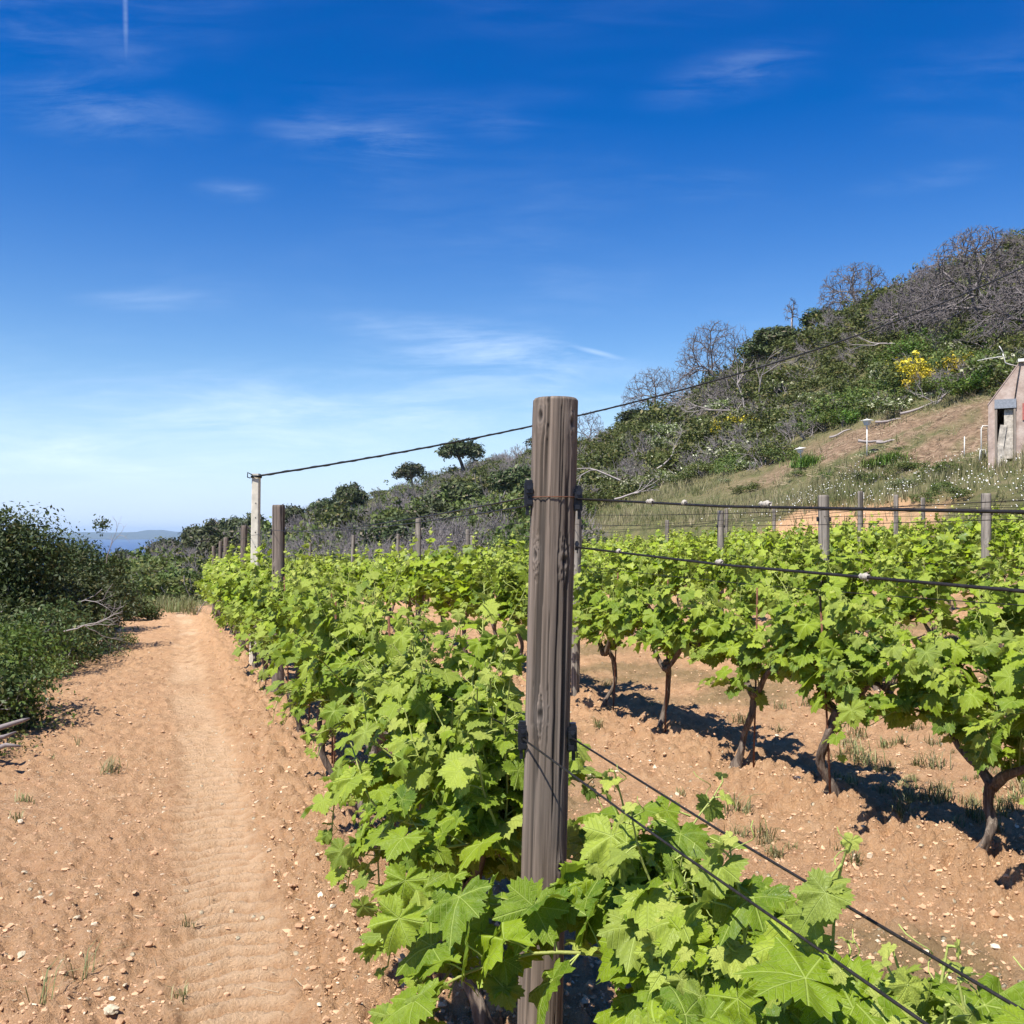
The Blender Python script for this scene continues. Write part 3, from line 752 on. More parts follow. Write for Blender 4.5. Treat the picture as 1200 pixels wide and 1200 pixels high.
small_post(0, 15.3, .052, 1.92, .02, 'dark wooden post just left of the pale concrete pole', 22)
small_post(0, 20.8, .05, 1.9, .02, 'wooden post in the path row, second left of the concrete pole', 23)
small_post(0, 26.5, .05, 1.85, 0.0, 'farthest short wooden post at the far end of the path row', 24)
small_post(0, 23.6, .045, 1.9, 0.03, 'slim wooden post near the far end of the path row', 25)
small_post(1, 9.6, .042, 1.86, .01, 'slim pale post partly hidden behind the right side of the tall post', 26)
small_post(1, 15.8, .045, 1.98, .0, 'thin post left of the tall post, standing higher than the vines', 27)
small_post(1, 21.7, .045, 1.9, .01, 'thin grey post above the second row, near the grey bushes', 28)
small_post(1, 28.5, .045, 1.9, .0, 'farthest thin post of the second row', 29)
small_post(2, 10.25, .056, 1.92, -.01, 'thick grey post standing out of the vines right of centre, before the orange bank', 30)
small_post(2, 6.2, .05, 1.2, .0, 'low post of the third row hidden among vine leaves', 31)
small_post(2, 16.5, .045, 1.9, .0, 'third row post half hidden behind the tall post', 32)
small_post(2, 22.8, .045, 1.95, .0, 'short looking post just left of the tall post', 33)
small_post(3, 11.7, .056, 1.9, .0, 'grey post near the right edge of the frame below the hut', 34)
small_post(3, 17.4, .058, 1.95, .0, 'grey post left of the orange earth bank', 35)
small_post(4, 12.6, .05, 1.9, 0, 'fifth row post just outside the right edge', 40)
for i, (k, Y) in enumerate(((3, 24), (3, 32), (4, 18), (4, 25), (5, 21), (5, 27.5), (6, 24), (6, 30), (2, 30))):
    small_post(k, Y, .05, 1.9 + .1 * (i % 3), .01 * (i % 3 - 1), 'small distant trellis post in the %s row from the path, %s one in view' % (ordn[k], 'nearer' if i in (0, 2, 4, 6) else 'farther'), 50 + i)
# concrete pole
x, y = rowpt(0, 12.9); z = Hs(x, y); cp = empty('concrete_pole', (x, y, z), 0, 'pale square concrete pole with drilled holes carrying a black cable', 'pole')
b = MB(); hT = 2.37 - z; n = 24
zs = np.linspace(-.05, hT, n); w0 = .052
for i in range(n - 1):
    pass
prof = []
for zz_ in zs:
    w = w0 * (1.05 - .10 * zz_ / hT); ch = .012; ln = .03 * (zz_ / hT)
    prof.append([[ln + sx, sy, zz_] for sx, sy in ((-w, -w + ch), (-w + ch, -w), (w - ch, -w), (w, -w + ch), (w, w - ch), (w - ch, w), (-w + ch, w), (-w, w - ch))])
V = np.array(prof).reshape(-1, 3); i = np.arange(n - 1)[:, None] * 8; j = np.arange(8)[None]; j2 = (j + 1) % 8
b.add(V, [[(n - 1) * 8, (n - 1) * 8 + k, (n - 1) * 8 + k + 1] for k in range(1, 7)], np.stack([i + j, i + j2, i + 8 + j2, i + 8 + j], -1).reshape(-1, 4))
obj('shaft', b.mesh('shaft', M['concrete'], False), cp)
b = MB()
for k in range(9):
    zz_ = .6 + k * .19
    b.tube([(.01 + .03 * zz_ / hT, -w0 - .002, zz_), (.01 + .03 * zz_ / hT, -w0 + .01, zz_)], .008, 8)
obj('drilled_holes', b.mesh('drilled_holes', M['cable']), cp)
b = MB(); aa = np.linspace(0, 6.5 * math.pi, 60); b.tube(np.stack([.03 + .075 * np.cos(aa) * (1 - .2 * np.abs(np.cos(2 * aa))), .075 * np.sin(aa), hT - .04 + .01 * np.sin(aa * 1.3)], 1), .008, 5)
b.tube([(.0, -.08, hT - .02), (-.06, -.09, hT + .01), (-.07, -.06, hT - .05), (-.03, -.07, hT - .06)], .008, 5)
obj('tie_wire', b.mesh('tie_wire', M['cable']), cp)
# cable
A = np.array([x + .04, y, 2.34]); B = np.array([12.6, 22.0, 8.1]); tt = np.linspace(0, 1, 80)
C = A + (B - A) * tt[:, None]; C[:, 2] -= .62 * 4 * tt * (1 - tt)
b = MB(); b.tube(C - A, .015, 6, True)
hel = np.linspace(0, 1, 500); C2 = A + (B - A) * hel[:, None]; C2[:, 2] -= .62 * 4 * hel * (1 - hel)
a_ = hel * 300; C2 += np.stack([np.cos(a_) * .004, np.sin(a_) * .008, np.cos(a_) * .014], 1); b.tube(C2 - A, .006, 4, False)
o = obj('overhead_cable', b.mesh('overhead_cable', M['cable'])); o.location = A; tag(o, 'black cable sagging from the concrete pole up across the hillside', 'cable')
b = MB(); g = Hs(12.6, 22); b.tube([(0, 0, -.3), (0, 0, 4), (.02, 0, 8.3 - g)], [.12, .105, .085], 12, True)
up = empty('utility_pole', (12.6, 22.06, g), 0, 'tall wooden pole outside the right edge that holds the cable', 'pole'); obj('shaft', b.mesh('shaft', M['smallpost']), up)
b = MB(); b.tube([(0, -.1, 8.1 - g), (0, -.1, 8.25 - g)], [.03, .02], 8); obj('insulator', b.mesh('insulator', M['white']), up)

# thin rusty stakes by the vines
b = MB(); b.tube([(0, 0, -.05), (.004, 0, .5), (0, .003, 1.25)], .0065, 6)
stm = b.mesh('vine_stake', M['rust'])
for (k, Y, dx) in ((0, 4.95, .08), (0, 6.0, -.06), (0, 7.05, .1), (0, 8.1, .07), (0, 9.3, .05), (0, 10.6, -.05), (0, 11.7, .05), (1, 5.80, -.05), (1, 6.86, .12), (1, 4.78, .3), (1, 9.0, .1), (1, 7.95, .05), (0, 13.8, .0), (0, 17, .0)):
    x, y = rowpt(k, Y); x += dx; o = obj('vine_stake', stm); o.location = (x, y - .04, Hs(x, y)); o.rotation_euler = (random.uniform(-.05, .05), random.uniform(-.06, .06), 0)
    tag(o, 'thin rusty stake beside the vines of the %s row' % ('path side' if k == 0 else 'second'), 'stake', 'rusty vine stakes')

# ------------------------------------------------------------------ loose ground cover
def icos():
    p = (1 + 5 ** .5) / 2
    v = np.array([[-1, p, 0], [1, p, 0], [-1, -p, 0], [1, -p, 0], [0, -1, p], [0, 1, p], [0, -1, -p], [0, 1, -p], [p, 0, -1], [p, 0, 1], [-p, 0, -1], [-p, 0, 1]]) / math.hypot(1, p)
    f = np.array([[0, 11, 5], [0, 5, 1], [0, 1, 7], [0, 7, 10], [0, 10, 11], [1, 5, 9], [5, 11, 4], [11, 10, 2], [10, 7, 6], [7, 1, 8], [3, 9, 4], [3, 4, 2], [3, 2, 6], [3, 6, 8], [3, 8, 9], [4, 9, 5], [2, 4, 11], [6, 2, 10], [8, 6, 7], [9, 8, 1]])
    return v, f
IV, IF = icos()
def scatter_lumps(n, smin, smax, seed, pts=None):
    r = np.random.default_rng(seed)
    if pts is None:
        # density falls with distance
        rr = 1.6 * np.exp(r.random(n) * math.log(22 / 1.6)) ; az = r.uniform(-40, 38, n) * math.pi / 180
        pts = np.stack([rr * np.sin(az), rr * np.cos(az)], 1)
    u, v = UV(pts[:, 0], pts[:, 1]); c = u / .9462
    rowd = np.abs((c - 1.03 + 1.435) % 2.87 - 1.435); rowd = np.where(c < .2, 9, rowd)
    trk = np.abs(c - .22) < .26
    keep = (c > -1.9) & (v < 33) & ~(trk & (r.random(len(c)) < .9)) & ((rowd < .55) | (r.random(len(c)) < .65))
    pts = pts[keep]; n = len(pts)
    m, _ = micro(pts[:, 0], pts[:, 1]); z = H(pts[:, 0], pts[:, 1]) + m
    s = smin * (smax / smin) ** (r.random(n) ** 2.6)
    V = IV[None] * (1 + r.normal(0, .30, (n, 12, 1))) * r.uniform(.55, 1.25, (n, 1, 3)) * s[:, None, None]
    V[..., 2] *= .75
    V = V + np.stack([pts[:, 0], pts[:, 1], z + s * .12], 1)[:, None]
    f = IF[None] + (np.arange(n) * 12)[:, None, None]
    b = MB(); b.add(V.reshape(-1, 3), f.reshape(-1, 3), a=np.repeat(np.repeat(r.random(n)[:, None], 3, 1), 12, 0)); return b
o = obj('soil_clods', scatter_lumps(95000, .003, .017, 5).mesh('soil_clods', M['clod'], False)); tag(o, 'loose orange clay clods strewn over path and rows', kind='stuff')
o = obj('gravel', scatter_lumps(2600, .005, .022, 6).mesh('gravel', M['stone'], False)); tag(o, 'pale gravel chips strewn over the dirt', kind='stuff')
# straw and twig litter
r = np.random.default_rng(8); n = 2600
rr = 2 * np.exp(r.random(n) * math.log(9)); az = r.uniform(-38, 36, n) * math.pi / 180; X = rr * np.sin(az); Y = rr * np.cos(az); m_, _ = micro(X, Y); Z = H(X, Y) + m_ + .006
an = r.uniform(0, 6.3, n); L = .015 + .09 * r.random(n) ** 3
D = np.stack([np.cos(an) * L, np.sin(an) * L, r.normal(0, .12, n) * L], 1); P0 = np.stack([X, Y, Z], 1)
b = MB(); th = .0008 + .0012 * r.random(n)[:, None]; b.segs(np.concatenate([P0, P0 + D, th, th * .7], 1), 3, r.random(n))
tag(obj('plant_litter', b.mesh('plant_litter', M['straw'])), 'dry straw and twig litter on the soil', kind='stuff')

# individual pale stones
def rock(s, seed):
    import bmesh
    bm = bmesh.new(); bmesh.ops.create_icosphere(bm, subdivisions=3, radius=1)
    for v_ in bm.verts:
        n_ = mnoise.noise(v_.co * 1.3 + Vector((seed * 7.1, 0, 0))) * .5 + mnoise.noise(v_.co * 3.5 + Vector((seed, 4, 0))) * .16
        v_.co *= (1 + n_)
    me = bpy.data.meshes.new('rock'); bm.to_mesh(me); bm.free(); me.materials.append(M['rockm'])
    for p in me.polygons: p.use_smooth = False
    return me
M['rockm'] = mat_plain('cream_stone', (.62, .52, .36), .9, 0, .22, 30, .8, .2)
rmesh = [rock(1, s) for s in range(4)]
rk = [(395, 1008, .026, 'cream stone lying below the second vine trunk'), (372, 995, .012, 'small white stone left of the cream stone under the row'), (46, 1023, .018, 'pale stone on the left side of the path, lowest white one of a pair'),
      (25, 1085, .016, 'pale stone at the left edge near the bottom'), (301, 926, .012, 'single pale stone on the right half of the tyre track'), (130, 1150, .026, 'flat pale slab stone near the bottom left'),
      (148, 948, .010, 'tiny pale stone in the middle of the path left of the track'), (192, 931, .010, 'tiny pale stone left of the tyre track'), (29, 997, .012, 'little pale stone at far left of the path'),
      (124, 1120, .010, 'little pale stone above the flat slab stone'), (90, 1045, .012, 'pale pebble between the left edge and the track'), (1014, 971, .016, 'white stone right of the middle forked vine')]
for i, (px, py, s, lab) in enumerate(rk):
    Y = EYE * F / (py - HOR); x = (px - 600) / F * Y
    mm, _ = micro(np.array([x]), np.array([Y])); o = obj('stone', rmesh[i % 4]); o.location = (x, Y, Hs(x, Y) + mm[0] + s * .3); o.scale = (s * 1.3, s, s * .55); o.rotation_euler = (.1, .1, i * 1.7)
    tag(o, lab, 'stone', 'pale stones on the soil')

# weed tufts
def tuft(seed, n, h, spread, mat, w=.003):
    r = np.random.default_rng(seed); b = MB()
    for i in range(n):
        a = r.uniform(0, 6.3); l = h * r.uniform(.4, 1.1); lean = r.uniform(.2, 1.2); p = r.normal(0, spread * .25, 2)
        d = np.array([math.cos(a), math.sin(a), 0]); s_ = np.array([-d[1], d[0], 0]) * w * r.uniform(.6, 1.3)
        q0 = np.array([p[0], p[1], -.01]); q1 = q0 + d * l * lean * .35 + UP * l * .65; q2 = q0 + d * l * lean + UP * l * (1 - .25 * lean)
        t_ = np.tile([[r.random(), (r.random() < .35) * r.random(), 0]], (5, 1))
        b.add([q0 - s_, q0 + s_, q1 - s_ * .8, q1 + s_ * .8, q2], [[2, 3, 4]], [[0, 1, 3, 2]], a=t_)
    return b.mesh('weed_tuft', mat)
tm_ = [tuft(1, 34, .10, .08, M['grass']), tuft(2, 22, .07, .10, M['grass']), tuft(3, 50, .14, .16, M['grass']), tuft(4, 14, .17, .06, M['grass'], .002)]
pt = [(130, 885, 2, 1.0, 'dry grass tuft in the left half of the path, tallest on the path'), (25, 918, 1, 1.2, 'green weed at the left edge of the path'), (18, 938, 1, 1.0, 'small green weed below another at the left path edge'),
      (219, 1050, 1, .8, 'small weed on the left border of the tyre track'), (210, 1130, 1, .8, 'small dry weed near the bottom of the path'), (45, 1140, 3, 1.1, 'sprawling weed in the bottom left corner'), (95, 1110, 3, 1.0, 'wispy dry stalks near the bottom left'),
      (90, 855, 3, .9, 'wispy stalks on the upper left of the path'), (60, 868, 1, .7, 'tiny weed beside the bush shadows')]
def put_tuft(px, py, k, s, lab, grp):
    Y = EYE * F / (py - HOR); x = (px - 600) / F * Y; mm, _ = micro(np.array([x]), np.array([Y]))
    o = obj('weed_tuft', tm_[k]); o.location = (x, Y, Hs(x, Y) + mm[0]); o.scale = (s,) * 3; o.rotation_euler = (0, 0, random.random() * 6); tag(o, lab, 'weed', grp)
for a in pt: put_tuft(*a, 'weeds on the path')
for i in range(120):
    px = random.uniform(690, 1230); py = random.uniform(765, 1010)
    if random.random() < .45: px = random.uniform(980, 1200); py = random.uniform(850, 960)
    k = random.choice((0, 1, 2, 2)); c_ = ((px - 600) / F + K) * EYE * F / (py - HOR)
    if abs((c_ - 1.03 + 1.435) % 2.87 - 1.435) < .3: continue
    put_tuft(px, py, k, random.uniform(.6, 1.15), 'low grey green weed tuft between the first vine rows', 'weeds between the vine rows')

# ------------------------------------------------------------------ shrubs and trees
def leaf_cloud(mb, centers, radii, n, size, r, young=.0, shell=.55, bias=.5, tri=False, asp=.5):
    """diamond leaves scattered through clumps"""
    w = (radii.prod(1)) ** (2 / 3.); w /= w.sum(); ci = r.choice(len(centers), n, p=w)
    d = r.normal(0, 1, (n, 3)); d /= np.linalg.norm(d, axis=1)[:, None]
    rad = shell + (1 - shell) * r.random(n) ** .6; rad *= 1 + .16 * r.normal(0, 1, n)
    P = centers[ci] + d * radii[ci] * rad[:, None]
    N = d * bias + r.normal(0, .6, (n, 3)) + [0, 0, .25]; N /= np.linalg.norm(N, axis=1)[:, None]
    T = np.cross(N, r.normal(0, 1, (n, 3))); T /= np.linalg.norm(T, axis=1)[:, None]; B = np.cross(N, T)
    s = size * r.uniform(.6, 1.4, n)[:, None]
    V = np.stack([P - T * s, P - B * s * asp + N * s * .12, P + T * s, P + B * s * asp + N * s * .12], 1)
    q = np.arange(n)[:, None] * 4 + np.array([[0, 1, 2, 3]])
    cl = r.random(len(centers))[ci] * .5 + r.random(n) * .5
    y = (r.random(n) < young) * r.uniform(.4, 1, n)
    mb.add(V.reshape(-1, 3), None, q, a=np.repeat(np.stack([cl, y, cl * 0], 1), 4, 0))
def branches(segs, tints, p, d, L, rad, depth, r, spread=.6, kids=3, upb=.1, flat=0., curve=.15):
    n = 3; q = p.copy(); dd = d.copy()
    for i in range(n):
        dd = dd + r.normal(0, curve, 3) + [0, 0, upb]; dd[2] -= flat * max(0, dd[2]); dd /= np.linalg.norm(dd)
        e = q + dd * L / n; r0 = rad * (1 - .28 * i / n); r1 = rad * (1 - .28 * (i + 1) / n)
        segs.append([*q, *e, r0, r1]); tints.append(r.random() * .6 + (.3 if depth > 3 else 0)); q = e
        if depth > 0 and i > 0 and r.random() < .5:
            a = dd + r.normal(0, spread, 3); a /= np.linalg.norm(a); branches(segs, tints, q, a, L * r.uniform(.4, .65), r1 * .5, depth - 1 if depth < 3 else depth - 2, r, spread, kids, upb, flat, curve)
    if depth > 0:
        for k in range(kids):
            a = dd + r.normal(0, spread, 3); a /= np.linalg.norm(a)
            branches(segs, tints, q, a, L * r.uniform(.55, .82), rad * .6, depth - 1, r, spread, kids, upb, flat, curve)
def shrub_meshes(seed, h, w, n, size, mat, young=.1, asp=.5):
    r = np.random.default_rng(seed); m = int(r.integers(7, 12)); 
    c = np.stack([r.normal(0, w * .30, m), r.normal(0, w * .30, m), r.uniform(.30, .78, m) * h], 1)
    c[:, 2] -= .25 * np.hypot(c[:, 0], c[:, 1]) * h / w
    rad = np.stack([r.uniform(.22, .40, m) * w] * 2 + [r.uniform(.18, .32, m) * h], 1); c[:, 2] = np.maximum(c[:, 2], .16 * h)
    b = MB(); leaf_cloud(b, c, rad, n, size, r, young, .45, .5, asp=asp)
    # loose sprigs
    k = m * 2; cs = c[r.integers(0, m, k)] + r.normal(0, .17, (k, 3)) * [w, w, h * 1.3]; cs[:, 2] = np.clip(cs[:, 2], .1 * h, h * 1.02)
    leaf_cloud(b, cs, np.full((k, 3), .09 * w), int(n * .18), size, r, young, .1, .3, asp=asp)
    s = []; tn = []
    for i in range(m): 
        d = c[i] + [0, 0, .2]; L = np.linalg.norm(d); branches(s, tn, np.array([0, 0, -.05]), d / L, L * .42, .011 * w + .006, 2, r, .4, 2)
    bb = MB(); bb.segs(s, 3, tn)
    return b.mesh('foliage', mat), bb.mesh('stems', M['twig'])
def make_shrub(name, meshes, loc, rz, sc_, label, cat, group):
    e = empty(name, loc, rz, label, cat, group, sc_)
    obj('foliage', meshes[0], e); obj('stems', meshes[1], e); return e

# ---- left side bushes beside the path
def uv2xy(u, v): return u * RN[0] + v * RD[0], u * RN[1] + v * RD[1]
lb = [  # px, py_top, Y, width, mat, seed, label
    (-95, 668, 9.0, 2.0, 'bushlit', 1, 'bright green bush at the left edge of the frame beside the path'),
    (40, 572, 15.0, 1.9, 'bushdark', 2, 'tall olive green bush on the left with the highest top'),
    (-55, 622, 14.0, 3.2, 'bushdark', 3, 'dark bush behind the bright green one, cut by the left edge'),
    (78, 634, 16.5, 1.5, 'bushdark', 4, 'broad rounded bush right of the tallest left bush'),
    (114, 684, 19.5, 1.2, 'bushdark', 5, 'low dark bush where the path edge bends out of sight'),
    (40, 700, 12.5, 1.2, 'bushdark', 6, 'low bush throwing a shadow on the path, in front of the tall bush'),
    (42, 604, 21.0, 2.2, 'bushdark', 7, 'olive bush behind the rounded one, below the left end of the island'),
    (-45, 752, 8.2, .9, 'bushdark', 8, 'small dark shrub at the path edge by the grey driftwood'),
    (148, 696, 25.0, 1.2, 'bushdark', 9, 'last bush on the left before the path ends')]
for (px, py, Y, w, mt, sd, lab) in lb:
    p = at(px, py, Y); g = Hs(p[0], p[1]); h = (p[2] - g) * .9
    n_ = int(21000 * min(1.5, max(.25, w * h / 5))); ls = .026 if Y < 13 else .034
    ms = shrub_meshes(500 + sd, h, w, n_, ls, M[mt], .10, .45)
    make_shrub('bush', ms, (p[0], p[1], g), 0, 1, lab, 'bush', 'bushes along the left of the path')
# dead branches poking from the bushes
def deadbranch(seed, p, d, L, rad, label, depth=3, cat='dead branch'):
    r = np.random.default_rng(seed); s = []; tn = []; d = np.array(d, float); d /= np.linalg.norm(d)
    branches(s, tn, np.zeros(3), d, L, rad, depth, r, .35, 2, .0); b = MB(); b.segs(s, 4, np.array(tn) * .6 + .4)
    o = obj('dead_branch', b.mesh('dead_branch', M['deadwood'])); o.location = p; tag(o, label, cat, 'bare dead branches'); return o
deadbranch(1, at(85, 735, 12.5), (1, -.3, .1), .28, .008, 'bare grey branch reaching out over the bush shadow')
deadbranch(2, at(125, 660, 19), (.1, -.2, 1), .4, .010, 'dark bare twig standing above the rounded bush before the island')
deadbranch(3, at(95, 705, 13.5), (1, -.5, .35), .3, .007, 'thin pale twigs in front of the rounded bush')
deadbranch(4, at(75, 740, 11.2), (.8, -.2, -.03), .3, .009, 'curved pale branch low over the edge of the path')
deadbranch(5, at(228, 727, 27), (.5, 0, .8), .9, .018, 'pale dead sticks leaning at the far end of the first row', 2)
for i, (px, py, dz) in enumerate(((2, 790, .05), (12, 783, .2), (0, 800, .0), (20, 792, .1))):
    p = at(px, py, 6.9 + .15 * i); p[0] -= .15; p[2] = Hs(p[0], p[1]) + .05 + .05 * i
    b = MB(); b.tube([(-.25, .1, 0), (0, 0, .03), (.16, -.05, .05 + dz * .2), (.24, .0, .07)], [.022, .02, .016, .008], 8, True, .25, .3, i)
    o = obj('driftwood_stick', b.mesh('driftwood_stick', M['deadwood'])); o.location = p; o.rotation_euler = (0, 0, i * .5 - .6)
    tag(o, 'grey weathered stick in the small heap at the left path edge', 'stick', 'grey sticks heaped at the left path edge')
# low edge plants
es = [shrub_meshes(560 + i, .35, .6, 1400, .016, M['bush' if i else 'cream'], .15, .5) for i in range(3)]
for i, (px, py) in enumerate(((2, 822), (20, 812), (35, 800), (8, 850), (-20, 845), (58, 790), (75, 778), (-30, 880), (96, 764), (118, 752), (-35, 800), (150, 742))):
    Y = EYE * F / (py - HOR) * 1.02; x = (px - 600) / F * Y - .25
    make_shrub('edge_plant', es[i % 3], (x, Y, Hs(x, Y) - .02), i, random.uniform(.8, 1.3), 'low scrubby plant along the left edge of the path', 'plant', 'low plants at the left path edge')

# ---- vegetation prototypes for the hill
def mkproto(name, meshes, cat):
    e = empty(name, (0, 0, -500)); 
    obj('foliage', meshes[0], e)
    if len(meshes) > 1 and meshes[1] is not None: obj('stems', meshes[1], e)
    e['category'] = cat; return e
greenP = [shrub_meshes(600 + i, 1.0, 1.5, 1500, .052, M['bush'], .12, .5) for i in range(5)]
litP = [shrub_meshes(620 + i, 1.0, 1.5, 1400, .052, M['bushlit'], .12, .5) for i in range(2)]
creamP = [shrub_meshes(630 + i, .8, 1.5, 900, .06, M['cream'], .35, .5) for i in range(2)]
yelP = [shrub_meshes(640 + i, 1.0, 1.3, 900, .06, M['yellow'], .5, .5) for i in range(2)]
def dead_shrub(seed, h=1.1, w=.9, rad=.022, depth=4):
    r = np.random.default_rng(seed); s = []; tn = []
    for k in range(5):
        a = r.uniform(0, 6.3); d = np.array([math.cos(a) * w * .7, math.sin(a) * w * .7, 1.]); d /= np.linalg.norm(d)
        branches(s, tn, np.array([0, 0, -.05]), d, .45 * h, rad, depth - 1, r, .5, 3, .05, 0, .2)
    b = MB(); b.segs(s, 3, tn); return b.mesh('twigs', M['twig'])
deadP = [dead_shrub(650 + i) for i in range(4)]
def dome_tree(seed, htot, cw, ch, rtip=.011, ntip=1100, rtr=.16, lean=0., hollow=.45):
    """bare umbrella crown: trunk, limbs that keep dividing towards points on a dome"""
    r = np.random.default_rng(seed); tr = MB(); segs = []; tn = []
    ch = min(ch, htot * .85); hf = max(htot - ch * .99 - .3, .2); t_ = np.linspace(0, 1, 8)
    P = np.stack([lean * t_ + .05 * cw * np.sin(t_ * 4 + seed), .04 * cw * np.cos(t_ * 3), (hf + .3) * t_ - .3], 1)
    tr.tube(P, np.interp(t_, [0, .12, 1], [rtr * 1.35, rtr, rtr * .7]), 9, True, .75, .25, seed)
    az = r.uniform(0, 2 * math.pi, ntip); el = np.arcsin(r.uniform(-.12, 1, ntip)); sh_ = 1 - hollow * r.random(ntip) ** 1.6
    lob = 1 + .16 * np.sin(az * 3 + seed) + .10 * np.sin(az * 7 + seed * 2)
    tg = np.stack([np.cos(el) * np.cos(az) * cw / 2 * lob, np.cos(el) * np.sin(az) * cw / 2 * lob, np.sin(el) * ch * .93], 1) * sh_[:, None]
    tg += P[-1] + [0, 0, ch * .05]
    def rad(n): return rtip * n ** .31
    def node(p, T, d, dep):
        n = len(T)
        if n <= 2 or dep > 11:
            for q in T:
                mid = p + (q - p) * .55 + r.normal(0, .04, 3) * np.linalg.norm(q - p)
                segs.append([*p, *mid, rtip, rtip * .8]); segs.append([*mid, *q, rtip * .8, rtip * .45]); tn.extend([r.random() * .5] * 2)
            return
        k = 2 if n < 40 else 3
        C = T[r.choice(n, k, replace=False)]
        for _ in range(3):
            a = ((T[:, None] - C[None]) ** 2).sum(2).argmin(1); C = np.array([T[a == j].mean(0) if (a == j).any() else C[j] for j in range(k)])
        for j in range(k):
            S_ = T[a == j]
            if not len(S_): continue
            c = S_.mean(0); v = c - p; L = np.linalg.norm(v); f = .42 if dep else .36
            e = p + v * f + d * L * .10 + r.normal(0, .05, 3) * L
            m = (p + e) / 2 + r.normal(0, .05, 3) * L * f + d * L * .03
            ra = rad(len(S_)); segs.append([*p, *m, ra * 1.05, ra]); segs.append([*m, *e, ra, ra * .92]); t0 = (.55 if len(S_) > 40 else .25) * r.uniform(.5, 1); tn.extend([t0, t0])
            dd = (e - m); node(e, S_, dd / (np.linalg.norm(dd) + 1e-9), dep + 1)
    node(P[-1], tg, np.array([0, 0, 1.]), 0)
    b = MB(); b.segs(segs, 3, tn); return tr.mesh('trunk', M['deadwood']), b.mesh('branches', M['pinetwig'])
def dsurf(px, lo=20, hi=230, frac=1.0):
    """distance at which the sight line over this column touches the top of the hill"""
    Y = np.linspace(lo, hi, 600); X = (px - 600) / F * Y; a = (H(X, Y) - EYE) / Y; i = int(np.argmax(a)); return Y[i], HOR - a[i] * F
for px in (300, 400, 540, 700, 840, 1000, 1150): print('ridge', px, dsurf(px))

def pine_meshes(seed, h=1., w=1., n=2400, size=.05):
    r = np.random.default_rng(seed); tr = MB(); s = []; tn = []
    t_ = np.linspace(0, 1, 6); P = np.stack([.05 * np.sin(t_ * 5), .03 * t_, h * .72 * t_ - .05], 1)
    tr.tube(P, np.interp(t_, [0, 1], [.045, .028]), 7, True, .3)
    m = 20; a = r.uniform(0, 6.3, m); q = np.sqrt(r.random(m)) * w * .40
    c = np.stack([np.cos(a) * q, np.sin(a) * q, h * (.82 - 1.5 * (q / w) ** 2 + r.normal(0, .02, m))], 1)
    for i in range(m):
        d = c[i] - P[-2]; L = np.linalg.norm(d); s.append([*P[-2], *(P[-2] + d * .55 + [0, 0, .02]), .022, .013]); tn.append(.3); s.append([*(P[-2] + d * .55 + [0, 0, .02]), *c[i], .013, .006]); tn.append(.3)
    tr.segs(s, 4, tn)
    b = MB(); rad = np.stack([r.uniform(.14, .24, m) * w] * 2 + [r.uniform(.13, .20, m) * h], 1)
    leaf_cloud(b, c, rad, n, size, r, .10, .4, .6, asp=.35)
    return tr.mesh('trunk', M['vtrunk']), b.mesh('crown', M['pine'])
pineP = [pine_meshes(800 + i) for i in range(4)]
def pine(px, pytop, Y, hgt, wid, label, i, gp='umbrella pines on the ridge'):
    x = (px - 600) / F * Y; g = Hs(x, Y); 
    e = empty('umbrella_pine', (x, Y, g - .1), i * 1.3, label, 'pine tree', gp, (wid, wid, hgt))
    obj('trunk', pineP[i % 4][0], e); obj('crown', pineP[i % 4][1], e)

